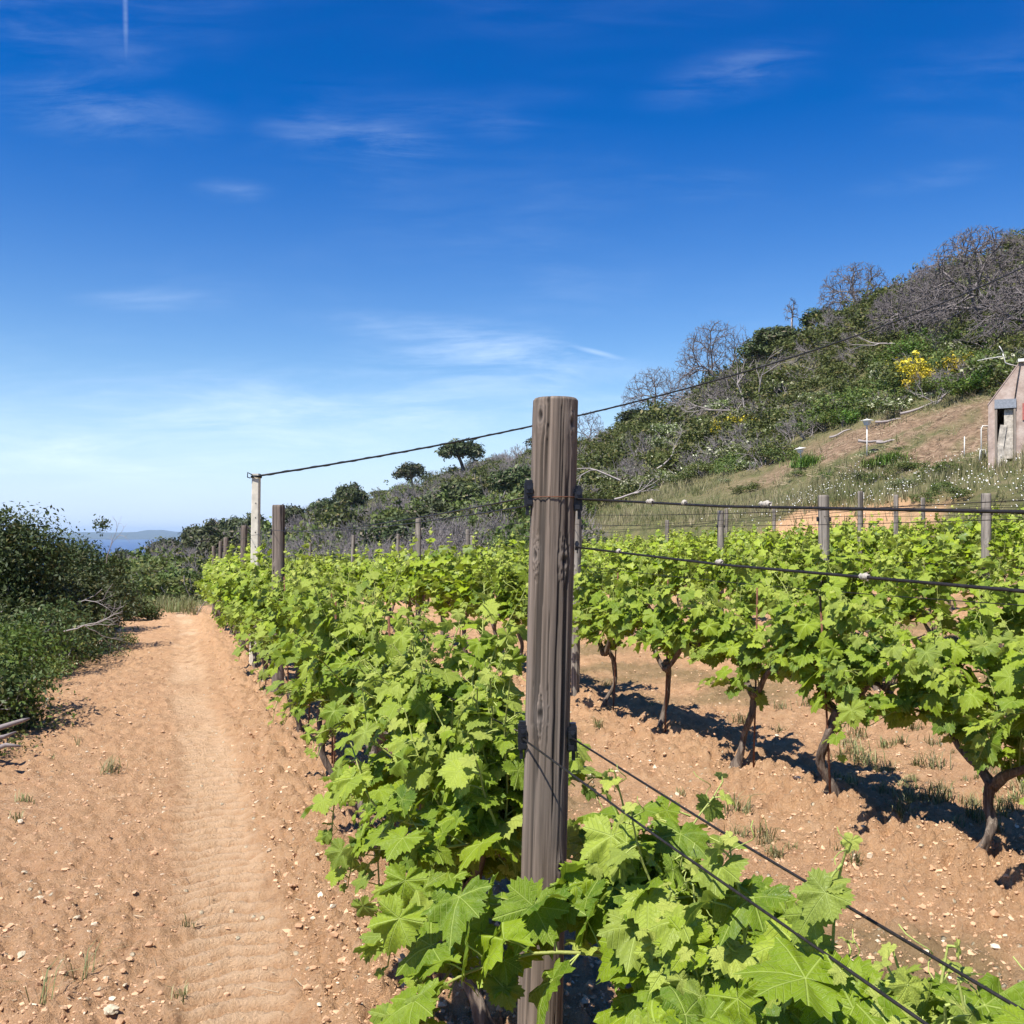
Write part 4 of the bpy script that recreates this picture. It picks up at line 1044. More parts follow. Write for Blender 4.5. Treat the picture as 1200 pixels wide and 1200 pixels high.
# named trees on the skyline: column, top row, crown width and crown height in the photo, distance from the ridge line
def fit(px, pytop, wpx, Y):
    """real height and width of a tree seen at this distance"""
    x = (px - 600) / F * Y; g = Hs(x, Y); return EYE + (HOR - pytop) / F * Y - g, wpx / F * Y
def onhill(px, py, lo=27, hi=150):
    """first meeting of a sight line with the terrain, or the ridge"""
    Y = np.linspace(lo, hi, 2500); X = (px - 600) / F * Y; zz_ = EYE + (HOR - py) / F * Y; d = H(X, Y) - zz_
    i = int(np.argmax(d > 0)) if (d > 0).any() else int(np.argmax((H(X, Y) - EYE) / Y)); return (X[i], Y[i], H(X[i:i + 1], Y[i:i + 1])[0])
for i, (px, top, wpx, cpx, basey, nt_, lab) in enumerate((
    (1155, 260, 160, 112, 392, 2600, 'largest bare dead pine with a wide grey crown at the top right'),
    (838, 371, 108, 76, 466, 1500, 'wide flat crowned dead pine on the skyline right of the tall post'),
    (762, 426, 84, 52, 480, 1100, 'smaller dead pine on the skyline, left of the wide flat crowned one'),
    (1003, 303, 84, 54, 376, 1100, 'dead pine with white trunk on the skyline, middle of the upper right'),
    (1078, 308, 100, 84, 398, 1500, 'bare grey dead pine left of the largest one'),
    (925, 344, 20, 26, 380, 60, 'thin spindly dead tree on the skyline'),
    (1222, 300, 130, 110, 400, 1500, 'bare dead pine cut by the right edge below the largest one'),
    (862, 424, 70, 50, 474, 500, 'broken dead tree below the flat crowned dead pine'),
    (1040, 335, 70, 55, 390, 800, 'low bare dead pine right of the white trunked one'),
    (690, 478, 46, 34, 520, 420, 'small bare dead tree just right of the top of the tall post'))):
    p_ = onhill(px, basey); Y = p_[1]
    h, w = fit(px, top, wpx, Y); x = (px - 600) / F * Y; g = Hs(x, Y)
    e = empty('dead_pine', (x, Y, g), 0, lab, 'dead tree', 'bare dead pines on the hill')
    ms = dome_tree(900 + i, h, w, cpx / F * Y, .0125 if nt_ > 100 else .02, int(nt_ * 2.4), .10 + w * .016, .3 * (i % 3 - 1))
    obj('trunk', ms[0], e); obj('branches', ms[1], e)
# pale fallen dead trunks on the slope
for i, (px, py, Y, d, L) in enumerate(((868, 478, 75, (-1, 0, .15), 2.2), (872, 470, 75, (.1, 0, 1), 2.0), (885, 470, 74, (.35, 0, 1), 2.2), (770, 520, 70, (.8, 0, .6), 1.6), (730, 530, 68, (-1, 0, .3), 2.0), (700, 520, 80, (1, 0, -.1), 1.8), (480, 600, 80, (.6, 0, .7), 1.8), (530, 620, 60, (-1, 0, .6), 1.2), (720, 545, 60, (1, 0, .2), 1.2), (1060, 435, 62, (-1, 0, .1), 1.5), (940, 430, 75, (1, 0, -.5), 2))):
    x = (px - 600) / F * Y; z = Hs(x, Y) + 1.0
    deadbranch(40 + i, (x, Y, z), d, L, .07, 'pale bleached dead trunk tangled among the hillside scrub')
# umbrella pines on the ridge
PN = [(540, 513, 46, 0), (483, 541, 34, 0), (412, 563, 34, 0), (640, 507, 40, 0), (745, 478, 40, -2), (345, 590, 40, 0), (380, 582, 36, 4), (270, 602, 38, 0), (300, 600, 40, -6),
      (228, 614, 38, 0), (250, 606, 34, 6), (905, 380, 50, 3), (965, 362, 44, 5), (888, 398, 44, 0)]
for i, (px, top, wpx, Yo) in enumerate(PN):
    Yr, yr = dsurf(px, 60, 200) if px > 420 else (150 + i * 2, 0)
    Y = Yr - 4 + Yo; h, w = fit(px, top, wpx, Y); h = max(h, 3.0)
    pine(px, top, Y, h, w * 1.25, 'umbrella pine with a dark flat crown on the hilltop ridge' if i else 'umbrella pine standing highest above the ridge just under the black cable', i)

# grove filling the valley beyond the vineyard
GXP = [140, 158, 165, 180, 200, 215, 240, 265, 300, 330, 372, 400, 430, 470, 520, 560, 620, 700]; GYP = [640, 647, 645, 637, 626, 621, 611, 604, 600, 592, 583, 577, 571, 560, 548, 540, 528, 505]
def grove():
    r = np.random.default_rng(404); n = 0
    for it in range(4000):
        if n >= 230: break
        px = r.uniform(130, 690); Y = 37 * math.exp(r.random() ** .8 * math.log(170 / 37)); X = (px - 600) / F * Y; u, v = UV(X, Y)
        if v < 39 and u > -3.2: continue
        if px < 150 and Y < 45: continue
        g = Hs(X, Y); far = np.interp(math.log(Y), [math.log(37), math.log(120)], [0, 1])
        yt = np.interp(px, GXP, GYP); yt = yt + (1 - far) * (672 - yt) * .8 * r.uniform(.55, 1.15) + r.uniform(0, 22) * (1 - .0 * far) * (r.random() < .85)
        h = EYE + (HOR - yt) / F * Y - g
        if h < 1.3 or h > 7.5: continue
        n += 1; rz = r.uniform(0, 6.3); nz = fbm(np.array([X * .06]), np.array([Y * .06]), 2, 12)[0]
        kind = r.random() + (nz - .5) * 1.1
        if kind > .38:
            e = empty('dead_shrub', (X, Y, g - .1), rz, 'leafless grey brown shrub in the valley grove', 'shrub', 'leafless grey shrubs in the valley', (h * .75, h * .75, h * .85)); obj('twigs', deadP[int(r.integers(4))], e)
        elif kind < .16 and h > 3.5: pine(px, yt, Y, h, h * 1.2, 'small umbrella pine among the trees beyond the vineyard', n, 'small pines in the valley grove')
        else: make_shrub('evergreen_tree', greenP[int(r.integers(5))], (X, Y, g - .1), rz, (h * .8, h * .8, h * .86), 'dark bushy evergreen in the grove beyond the vineyard', 'tree', 'evergreens in the valley grove')
grove()
# hillside shrubs
r = np.random.default_rng(77); cand = []
for it in range(60000):
    if len(cand) > 6000: break
    Y = 24 * math.exp(r.random() * math.log(230 / 24)); px = r.uniform(120, 1290); X = (px - 600) / F * Y; u, v = UV(X, Y)
    if u > 72: continue
    if v < 38 and u < 30: continue
    if v < 60 and u < 30 and u > 18 and px > 640: continue
    if u < -3.5 and v < 30: continue
    if abs(u + .8) < 2.2 and v < 34: continue
    if 27 < u < 34 and v < 45: continue
    cand.append((X, Y, u, v, px))
cand = np.array(cand)
# thin by mutual distance
keep = []; cell = {}
for i, (X, Y, u, v, px) in enumerate(cand):
    d = .5 + Y * .0105
    key = (int(X // 4), int(Y // 4)); ok = True
    for a in (-1, 0, 1):
        for b_ in (-1, 0, 1):
            for j in cell.get((key[0] + a, key[1] + b_), ()):
                if math.hypot(cand[j][0] - X, cand[j][1] - Y) < d: ok = False; break
            if not ok: break
        if not ok: break
    if ok: cell.setdefault(key, []).append(i); keep.append(i)
cand = cand[keep]; z = H(cand[:, 0], cand[:, 1]); print('shrubs', len(cand))
na_ = fbm(cand[:, 0] * .07, cand[:, 1] * .07, 3, 12); cnt = {'g': 0, 'd': 0, 'c': 0}; stuffG = MB(); stuffD = MB()
order = np.argsort(cand[:, 1])
def mesh_arr(me):
    V = np.zeros(len(me.vertices) * 3, np.float32); me.vertices.foreach_get('co', V); V = V.reshape(-1, 3)
    f = np.zeros(len(me.loops), np.int32); me.loops.foreach_get('vertex_index', f); a = np.zeros(len(me.vertices) * 4, np.float32)
    me.color_attributes['tint'].data.foreach_get('color', a); return V, f.reshape(-1, 4), a.reshape(-1, 4)[:, :3]
lowG = [mesh_arr(shrub_meshes(660 + i, 1., 1.5, 560, .07, M['bush'], .12)[0]) for i in range(3)]
lowD = [mesh_arr(dead_shrub(670 + i, depth=3, rad=.03)) for i in range(3)]
for i in order:
    X, Y, u, v, px = cand[i]; s = r.uniform(.9, 1.6) * (1 + .45 * sstep(50, 90, Y)) * (.75 if Y < 38 else 1); rz = r.uniform(0, 6.3)
    upper = sstep(36, 58, u); leftp = sstep(620, 380, px)
    pd = .16 + (.62 - .34 * sstep(940, 1040, px)) * upper * sstep(.30, .55, na_[i]) + .45 * leftp * sstep(.3, .55, na_[i] + .08)
    if u < 8 and Y < 60: pd = .1; s *= 1.25
    dead = r.random() < pd
    sv = (s * 1.15, s * 1.15, s * r.uniform(.75, 1.2)); loc = (X, Y, z[i] - .1)
    if dead:
        s2 = tuple(a * 1.15 for a in sv)
        if cnt['d'] < 240:
            cnt['d'] += 1; e = empty('dead_shrub', loc, rz, 'leafless grey brown shrub among the hillside scrub', 'shrub', 'leafless grey shrubs on the hill', s2); obj('twigs', deadP[int(r.integers(4))], e)
        else:
            V, f, a = lowD[int(r.integers(3))]; c, s_ = math.cos(rz), math.sin(rz); W = V * s2; stuffD.add(np.stack([W[:, 0] * c - W[:, 1] * s_, W[:, 0] * s_ + W[:, 1] * c, W[:, 2]], 1) + loc, None, f, a=a)
    else:
        if 30 < u < 44 and px > 700 and r.random() < .22 and cnt['c'] < 40:
            cnt['c'] += 1; make_shrub('flowering_shrub', creamP[int(r.integers(2))], loc, rz, sv, 'green shrub dotted with cream flowers on the lower hillside', 'shrub', 'cream flowering shrubs')
        elif cnt['g'] < 290:
            cnt['g'] += 1; P_ = litP if (r.random() < .25 * (px > 640)) else greenP
            make_shrub('evergreen_shrub', P_[int(r.integers(len(P_)))], loc, rz, sv, 'rounded evergreen shrub in the hillside scrub', 'shrub', 'evergreen shrubs covering the hill')
        else:
            V, f, a = lowG[int(r.integers(3))]; c, s_ = math.cos(rz), math.sin(rz); W = V * sv; stuffG.add(np.stack([W[:, 0] * c - W[:, 1] * s_, W[:, 0] * s_ + W[:, 1] * c, W[:, 2]], 1) + loc, None, f, a=a * [1, 1, 1])
print(cnt)
if stuffG.n: tag(obj('far_scrub', stuffG.mesh('far_scrub', M['bush'])), 'dense far evergreen scrub along the hill', kind='stuff')
if stuffD.n: tag(obj('far_dead_scrub', stuffD.mesh('far_dead_scrub', M['twig'])), 'far mass of leafless grey scrub along the hill', kind='stuff')
def onhill(px, py, lo=27, hi=120):
    """first meeting of a sight line with the terrain"""
    Y = np.linspace(lo, hi, 2000); X = (px - 600) / F * Y; zz_ = EYE + (HOR - py) / F * Y; d = H(X, Y) - zz_; i = int(np.argmax(d > 0)); return (X[i], Y[i], H(X[i:i + 1], Y[i:i + 1])[0])
for i, (px, py, s, lab) in enumerate(((860, 500, 1.3, 'yellow flowering broom low on the slope, left of the white lamp'), (1073, 448, 1.5, 'large yellow flowering broom bush on the upper slope left of the hut'), (1127, 430, .9, 'small yellow broom bush highest on the slope'), (1090, 450, 1.0, 'yellow broom bush joined to the right side of the large one'))):
    p = onhill(px, py); p = (p[0] * (1 - 2.2 / p[1]), p[1] - 2.2, Hs(p[0] * (1 - 2.2 / p[1]), p[1] - 2.2) + .25); s *= 1.15; make_shrub('broom_bush', yelP[i % 2], (p[0], p[1], p[2] - .1), i, s, lab, 'shrub', 'yellow flowering broom bushes')
    print('broom', px, p)
# fallen logs on the bare strip
for i, (px, py, L, d) in enumerate(((960, 500, 2.2, (1, .2, .18)), (1045, 495, 1.6, (1, 0, .12)), (1085, 478, 2.8, (1, .2, .33)), (1025, 520, 1.5, (1, 0, -.03)), (985, 510, 1.2, (1, -.2, .4)), (1103, 470, 1.0, (.6, 0, .5)), (745, 580, 2.0, (1, .3, .25)), (712, 560, 1.5, (1, .3, .2)), (1040, 520, 1.0, (1, 0, .1)))):
    p = onhill(px, py); b = MB(); d = np.array(d, float); d /= np.linalg.norm(d); t_ = np.linspace(-.5, .5, 7)[:, None]
    b.tube(d * L * t_ + [0, 0, .1] + np.sin(t_ * 7) * [[0, .06, .04]], [.065, .06, .055, .05, .045, .035, .02], 8, True, .6, .2, i)
    o = obj('fallen_log', b.mesh('fallen_log', M['deadwood'])); o.location = p
    tag(o, ['pale log at the left end of the bare brown strip', 'split pale log in the middle of the bare brown strip', 'longest pale log at the upper edge of the bare strip near the hut', 'short log just right of the standing lamp top', 'log crossing the end of the leftmost log', 'short upright log stub above the bare strip', 'pale log on the grass slope just right of the tall post', 'short pale log on the slope, upper of two beside the tall post', 'short pale log lowest on the bare strip'][i], 'log', 'fallen logs on the slope')

r = np.random.default_rng(303)
for i in range(70):
    px = r.uniform(640, 1150); py = r.uniform(500, 600); X, Y, Z0 = onhill(px, py); u, v = UV(X, Y)
    if not 21.5 < u < 34 or (u > 27 and px > 900 and r.random() < .6): continue
    s_ = r.uniform(.22, .6); make_shrub('low_shrub', (greenP + litP + creamP)[int(r.integers(9))], (X, Y, Z0 - .03), r.uniform(0, 6.3), (s_ * 1.2, s_ * 1.2, s_), 'small green shrub growing on the open grassy slope', 'shrub', 'small shrubs on the grassy slope')
# ---- slope grass, flowers
def slope_grass():
    r = np.random.default_rng(91); n = 42000
    Y = 20 * np.exp(r.random(n) * math.log(75 / 20)); px = r.uniform(600, 1290, n); X = (px - 600) / F * Y; u, v = UV(X, Y)
    den = fbm(X * .35, Y * .35, 3, 33)
    ok = (u > 19.0) & (u < 37) & (r.random(n) < sstep(.25, .6, den) + .08) & ~((u > 28) & (u < 33.5) & (v < 46) & (r.random(n) < .88)) & ~((np.abs(u - 20.6) < 1.1) & (r.random(n) < .8))
    X = X[ok]; Y = Y[ok]; den = den[ok]; n = len(X); Z = H(X, Y); print('grass', n)
    b = MB(); h = r.uniform(.18, .5, n) * (.6 + den); a = r.uniform(0, 6.3, n); D = np.stack([np.cos(a), np.sin(a), 0 * a], 1); S = np.stack([-D[:, 1], D[:, 0], 0 * a], 1)
    P = np.stack([X, Y, Z - .02], 1); tint = np.stack([r.random(n), np.clip(fbm(X * .5, Y * .5, 2, 7) + r.normal(0, .3, n) - .1, 0, 1), 0 * a], 1)
    for k in range(3):
        w = r.uniform(.012, .03, n)[:, None]; off = r.normal(0, .12, (n, 3)) * [1, 1, 0]; lean = r.normal(0, .25, (n, 3)) * [1, 1, 0]
        hh = (h * r.uniform(.6, 1.1, n))[:, None]
        V = np.stack([P + off - S * w, P + off + S * w, P + off + lean * hh + UP * hh], 1)
        b.add(V.reshape(-1, 3), np.arange(n * 3).reshape(-1, 3), a=np.repeat(tint, 3, 0))
    tag(obj('slope_grass', b.mesh('slope_grass', M['grass'])), 'dry and green meadow grass on the lower hillside', kind='stuff')
    n = 3600; px = r.uniform(820, 1290, n); Y = r.uniform(22, 42, n); X = (px - 600) / F * Y; u, v = UV(X, Y); den = fbm(X * .5, Y * .5, 2, 39)
    ok = (u > 20.5) & (u < 28) & (r.random(n) < sstep(.3, .7, den)); X = X[ok]; Y = Y[ok]; n = len(X); Z = H(X, Y) + r.uniform(.2, .45, n)
    b = MB(); P = np.stack([X, Y, Z], 1); s = r.uniform(.008, .022, n)[:, None, None]
    th = np.arange(6) * math.pi / 3; hexa = np.stack([np.cos(th), np.sin(th) * .6, np.sin(th) * .8], 1)
    V = P[:, None] + hexa[None] * s; f = np.arange(n)[:, None] * 6
    b.add(V.reshape(-1, 3), None, np.concatenate([f + [[0, 1, 2, 3]], f + [[0, 3, 4, 5]]])); tag(obj('daisies', b.mesh('daisies', M['daisy'], False)), 'scattered small white daisies in the meadow below the hut', kind='stuff')
slope_grass()
r = np.random.default_rng(92); n = 9000; Y = r.uniform(24, 50, n); px = r.uniform(800, 1290, n); X = (px - 600) / F * Y; u, v = UV(X, Y)
ok = (u > 26.5) & (u < 34.5) & (v < 48); X = X[ok]; Y = Y[ok]; n = len(X); Z = H(X, Y) + r.uniform(0, .10, n)
an = r.uniform(0, 6.3, n); L = .08 + .55 * r.random(n) ** 3; D = np.stack([np.cos(an) * L, np.sin(an) * L, r.normal(.1, .25, n) * L], 1); P0 = np.stack([X, Y, Z], 1); th = .004 + .012 * r.random(n)[:, None]
b = MB(); b.segs(np.concatenate([P0, P0 + D, th, th * .6], 1), 3, r.random(n)); tag(obj('slope_debris', b.mesh('slope_debris', M['straw'])), 'broken twigs and dry debris on the bare brown strip', kind='stuff')
# grass at path end
r = np.random.default_rng(5); gm = [tuft(20 + i, 60, .45, .5, M['grass'], .008) for i in range(3)]
for i in range(22):
    px = r.uniform(165, 235); Y = r.uniform(27, 34); x = (px - 600) / F * Y; o = obj('grass_clump', gm[i % 3]); o.location = (x, Y, Hs(x, Y)); o.rotation_euler = (0, 0, r.random() * 6); o.scale = (1, 1, r.uniform(.7, 1.2))
    tag(o, 'pale grass clump at the far end of the dirt path', 'grass clump', 'grass clumps at the end of the path')
# grassy bushes on slope by the lamps
gb = tuft(31, 500, .75, 1.3, M['bushlit'], .012)
for px, py, s, lab in ((945, 548, 1.1, 'round green grassy bush right of the leaning white lamp'), (1045, 545, 1.0, 'green reed clump right of the standing white lamp'), (1022, 548, .7, 'smaller reed clump at the foot of the standing lamp')):
    p = onhill(px, py); o = obj('reed_clump', gb); o.location = p; o.scale = (s,) * 3; tag(o, lab, 'reeds', 'green reed clumps on the slope')

# ------------------------------------------------------------------ hut, lamps, antenna
def build_hut():
    Yh = 33.0; base = onhill(1178, 546, 24, 45); print('hut', base); x0 = (1158 - 600) / F * Yh; xa = (1196 - 600) / F * Yh; g = EYE + (HOR - 548) / F * Yh
    W = 2 * (xa - x0); zw = EYE + (HOR - 474) / F * Yh - g; za = EYE + (HOR - 425) / F * Yh - g; Dp = 3.0
    W *= .9; dx0, dx1, dz = .27, .76, zw - .02
    e = empty('hut', (x0, Yh, g - .05), math.radians(-27), 'derelict pink plaster hut with a steep gable at the right edge', 'hut')
    t = NT('pink_plaster'); o = t.obj(); n = t.noise(o, 2.2, 6, .65); n2 = t.noise(o, 14, 5, .6)
    c = t.ramp(n, [(.32, (.28, .21, .17)), (.5, (.45, .345, .285)), (.68, (.58, .48, .41))]); c = t.mix(t.mr(n2, .55, .75, 0, .6), c, (.30, .25, .21))
    pl = t.done(t.pbr(c, .92, t.bump(n2, .5, .02), .15))
    # front gable wall with a door opening
    th = .2
    pts = [(0, -.6), (dx0, -.6), (dx0, dz - .08), (dx1, dz - .08), (dx1, -.6), (W, -.6), (W, zw), (W / 2, za), (0, zw)]
    b = MB(); quads = [[(0, -.6), (dx0, -.6), (dx0, dz - .08), (0, dz - .08)], [(dx1, -.6), (W, -.6), (W, dz - .08), (dx1, dz - .08)]]
    fr = [(p[0], 0, p[1]) for p in pts]; bk = [(p[0], th, p[1]) for p in pts]; V = np.array(fr + bk)
    n = len(pts); T = []
    def tri(a, c_, d): T.append([a, c_, d]); T.append([a + n, d + n, c_ + n])
    tri(0, 1, 2); tri(0, 2, 8); tri(2, 3, 7); tri(2, 7, 8); tri(3, 6, 7); tri(3, 5, 6); tri(3, 4, 5)
    Q = [[(k + 1) % n, k, k + n, (k + 1) % n + n] for k in range(n)]
    b.add(V, T, Q); wl = obj('front_wall', b.mesh('front_wall', pl, False), e)
    b = MB(); b.box((.1, Dp / 2 + th / 2, zw / 2 - .3), (.196, Dp - th, zw + .6)); b.box((W - .1, Dp / 2 + th / 2, zw / 2 - .3), (.196, Dp - th, zw + .6)); b.box((W / 2, Dp + .1, zw / 2 - .3), (W, .196, zw + .6))
    obj('side_walls', b.mesh('side_walls', pl, False), e)
    b = MB(); b.add([(0, Dp + .2, zw + .003), (W, Dp + .2, zw + .003), (W / 2, Dp + .2, za), (0, Dp, zw + .003), (W, Dp, zw + .003), (W / 2, Dp, za)], [[0, 2, 1], [3, 4, 5]], [[0, 3, 5, 2], [1, 2, 5, 4]]); obj('back_gable', b.mesh('back_gable', pl, False), e)
    b = MB()
    for s in (-1, 1):
        xo = W / 2 + s * (W / 2 + .02); V = []
        for yy in (-.0 + .004, Dp + .3):
            V += [(W / 2, yy, za + .02), (xo, yy, zw + .01), (xo, yy, zw + .06), (W / 2, yy, za + .08)]
        q = [[0, 1, 2, 3], [7, 6, 5, 4], [0, 4, 5, 1], [2, 6, 7, 3], [1, 5, 6, 2], [0, 3, 7, 4]]
        b.add(V, None, q)
    rf = obj('roof', b.mesh('roof', mat_plain('roof_cement', (.40, .30, .26), .9, 0, .25, 6), False), e)
    b = MB(); b.box((W / 2 + .08, -.03, za + .05), (.34, .1, .1)); obj('ridge_cap', b.mesh('ridge_cap', M['white'], False), rf)
    b = MB(); b.box(((dx0 + dx1) / 2, -.03, dz + .06), (dx1 - dx0 + .16, .07, .30)); obj('lintel', b.mesh('lintel', mat_plain('grey_lintel', (.25, .27, .30), .8), False), e)
    b = MB(); b.box((dx0 - .035, -.015, dz / 2 - .35), (.07, .06, dz + .5)); b.box((dx1 + .035, -.015, dz / 2 - .35), (.07, .06, dz + .5)); obj('door_frame', b.mesh('door_frame', M['smallpost'], False), e)
    d = MB(); wdr = dx1 - dx0
    d.box((wdr * .70, .03, dz * .55), (wdr * .55, .04, dz * .78)); R = Matrix.Rotation(.14, 3, 'Y'); d.box((wdr * .16, -.02, dz * .30), (.20, .05, dz * .8), np.array(R)); R = Matrix.Rotation(-.25, 3, 'Y'); d.box((wdr * .42, -.04, dz * .14), (.16, .04, dz * .55), np.array(R))
    dr = obj('door', d.mesh('door', mat_plain('peeling_white_door', (.46, .41, .34), .85, 0, .5, 7, .6), False), e); dr.location = (dx0, .05, 0)
    b = MB(); b.tube([(W / 2 - .02, -.04, za - .05), (W / 2 - .12, -.05, za * .8), (dx1 + .02, -.03, dz + .1)], .014, 5); obj('hanging_wire', b.mesh('hanging_wire', M['cable']), e)
    b = MB(); b.box((1.10, -.02, zw - .25), (.16, .03, .55)); obj('red_panel', b.mesh('red_panel', mat_plain('faded_red_panel', (.42, .12, .10), .8), False), e)
    # antenna
    an = empty('tv_antenna', (xa - .05, Yh + .1, g + za), 0, 'white aerial on a bent bracket at the top of the hut', 'antenna')
    b = MB(); b.tube([(0, 0, -.1), (-.30, 0, -.03), (-.42, 0, .02), (-.46, 0, .22), (-.50, 0, .32)], .016, 6); obj('bracket', b.mesh('bracket', M['white']), an)
    b = MB(); b.tube([(-.46, 0, .24), (-.9, .1, .18), (-1.25, .2, .12)], .012, 5)
    for k in range(7): x_ = -.55 - k * .1; b.tube([(x_, -.10 + .02 * k, .22 - .013 * k), (x_, .22, .22 - .013 * k)], .006, 4)
    b.tube([(-.45, 0, .30), (-.62, 0, .58)], .014, 5); obj('aerial', b.mesh('aerial', M['white']), an)
build_hut()
def lamp(px, py_base, py_top, Y, lean, label, wpx=11):
    p0 = at(px, py_base, Y); h = (py_base - py_top) / F * Y; g = Hs(p0[0], p0[1]); base = np.array([p0[0], p0[1], min(g, p0[2])]); tot = p0[2] + h - base[2]
    e = empty('garden_lamp', tuple(base), 0, label, 'garden lamp', 'white garden lamps'); e.rotation_euler = (0, lean, 0); w = wpx / F * Y / 2
    b = MB(); b.tube([(0, 0, -.1), (0, 0, tot - .30)], .026, 10); b.tube([(0, 0, tot - .33), (0, 0, tot - .29)], .05, 10); obj('pole', b.mesh('pole', M['white']), e)
    b = MB(); b.tube([(0, 0, tot - .29), (0, 0, tot - .28), (0, 0, tot - .07)], [.045, w * .55, w * .95], 6); obj('lantern', b.mesh('lantern', mat_plain('milky_glass', (.68, .70, .70), .3, 0, .08), False), e)
    b = MB(); b.tube([(0, 0, tot - .075), (0, 0, tot - .06), (0, 0, tot)], [w * 1.35, w * 1.3, .03], 6); b.tube([(0, 0, tot), (0, 0, tot + .03)], [.02, .006], 6); obj('cap', b.mesh('cap', M['white'], False), e)
p = onhill(1016, 536); lamp(1016, 535, 491, p[1], 0, 'upright white garden lamp on the slope left of the hut')
p = onhill(937, 545); lamp(940, 546, 524, p[1], -.12, 'short leaning white garden lamp half hidden in the grass', 10)
p = onhill(1130, 537); b = MB(); b.tube([(0, 0, -.1), (.01, 0, .8)], .018, 6); o = obj('white_stake', b.mesh('white_stake', M['white'])); o.location = p; tag(o, 'single thin pale stake in the grass left of the white frame', 'stake')
p = onhill(1150, 541); b = MB(); b.tube([(0, 0, -.1), (0, 0, 1.15), (.05, 0, 1.25), (.3, 0, 1.25), (.34, .2, 1.2), (.34, .2, 0)], .022, 6); b.tube([(-.1, -.05, -.05), (-.06, -.05, .4), (.1, -.05, .42), (.2, -.05, 0)], .016, 6)
b.tube([(.3, -.1, 0), (.34, -.1, .45), (.45, -.1, .6), (.62, -.1, .55), (.7, -.1, 0)], .014, 6)
o = obj('pipe_frame', b.mesh('pipe_frame', M['white'])); o.location = p; tag(o, 'white bent pipe frame standing against the left side of the hut', 'frame')

# ------------------------------------------------------------------ haze
def haze():
    m = bpy.data.materials.new('air'); m.use_nodes = True; t = m.node_tree; t.nodes.clear(); o = t.nodes.new('ShaderNodeOutputMaterial'); v = t.nodes.new('ShaderNodeVolumePrincipled')
    v.inputs['Color'].default_value = (.60, .80, 1, 1); v.inputs['Density'].default_value = 9e-5; t.links.new(v.outputs[0], o.inputs['Volume'])
    V = np.array([[sx * 14000, sy * 14000, sz] for sx in (-1, 1) for sy in (-1, 1) for sz in (-115, 60)])
    me = mk('haze', V, [np.array([[0, 1, 3, 2], [4, 6, 7, 5], [0, 4, 5, 1], [2, 3, 7, 6], [0, 2, 6, 4], [1, 5, 7, 3]])], [m], False); tag(obj('haze', me), 'thin blue air over the sea', kind='stuff')
import os
if not os.environ.get('NOHAZE'): haze()

# ------------------------------------------------------------------ light, sky, camera
S = -SUN_L; elev = math.asin(S[2]); rot = math.atan2(S[0], S[1])
w = bpy.data.worlds.new('World'); sc.world = w; w.use_nodes = True; nt = w.node_tree; nt.nodes.clear()
def N(t_, **k):
    n_ = nt.nodes.new(t_)
    for a, b_ in k.items(): setattr(n_, a, b_)
    return n_
sky = N('ShaderNodeTexSky', sky_type='NISHITA', sun_disc=False, sun_elevation=elev, sun_rotation=rot, altitude=60, air_density=1.0, dust_density=.25, ozone_density=2.2)
hs = N('ShaderNodeHueSaturation'); hs.inputs['Saturation'].default_value = 1.22
tc = N('ShaderNodeTexCoord'); sx = N('ShaderNodeSeparateXYZ'); nt.links.new(tc.outputs['Generated'], sx.inputs[0])
def mth(op, a, b_=0., clamp=False):
    n_ = N('ShaderNodeMath', operation=op, use_clamp=clamp)
    for i, x_ in enumerate((a, b_)):
        if isinstance(x_, (int, float)): n_.inputs[i].default_value = x_
        else: nt.links.new(x_, n_.inputs[i])
    return n_.outputs[0]
def mrg(v, a, b_, c, d):
    n_ = N('ShaderNodeMapRange', interpolation_type='SMOOTHSTEP'); nt.links.new(v, n_.inputs[0])
    for i, x_ in enumerate((a, b_, c, d)): n_.inputs[i + 1].default_value = x_
    return n_.outputs[0]
zen = N('ShaderNodeMix', data_type='RGBA', blend_type='MULTIPLY'); nt.links.new(mrg(sx.outputs[2], -.02, .50, 0, 1), zen.inputs[0]); nt.links.new(sky.outputs[0], zen.inputs[6]); zen.inputs[7].default_value = (.41, .55, .90, 1); nt.links.new(zen.outputs[2], hs.inputs['Color'])
# cirrus on a high plane
yy = mth('MAXIMUM', sx.outputs[1], .02); tx_ = mth('DIVIDE', sx.outputs[0], yy); ty_ = mth('DIVIDE', sx.outputs[2], yy)
cb = N('ShaderNodeCombineXYZ'); nt.links.new(tx_, cb.inputs[0]); nt.links.new(ty_, cb.inputs[1])
def nz_(rot, scl, sc__, det, ro, di):
    m_ = N('ShaderNodeMapping'); m_.inputs['Rotation'].default_value = (0, 0, rot); m_.inputs['Scale'].default_value = scl; nt.links.new(cb.outputs[0], m_.inputs[0])
    n_ = N('ShaderNodeTexNoise'); nt.links.new(m_.outputs[0], n_.inputs['Vector']); n_.inputs['Scale'].default_value = sc__; n_.inputs['Detail'].default_value = det; n_.inputs['Roughness'].default_value = ro; n_.inputs['Distortion'].default_value = di; return n_.outputs['Fac']
fib = nz_(.12, (1.2, 7, 1), 4, 9, .66, .5); fib2 = nz_(-.2, (2, 9, 1), 7, 7, .6, .3); big = nz_(0, (1, 2.2, 1), 2.2, 4, .5, .4)
fm = mth('MULTIPLY', mrg(fib, .36, .68, 0, 1), mrg(fib2, .25, .7, .45, 1))
alpha = None
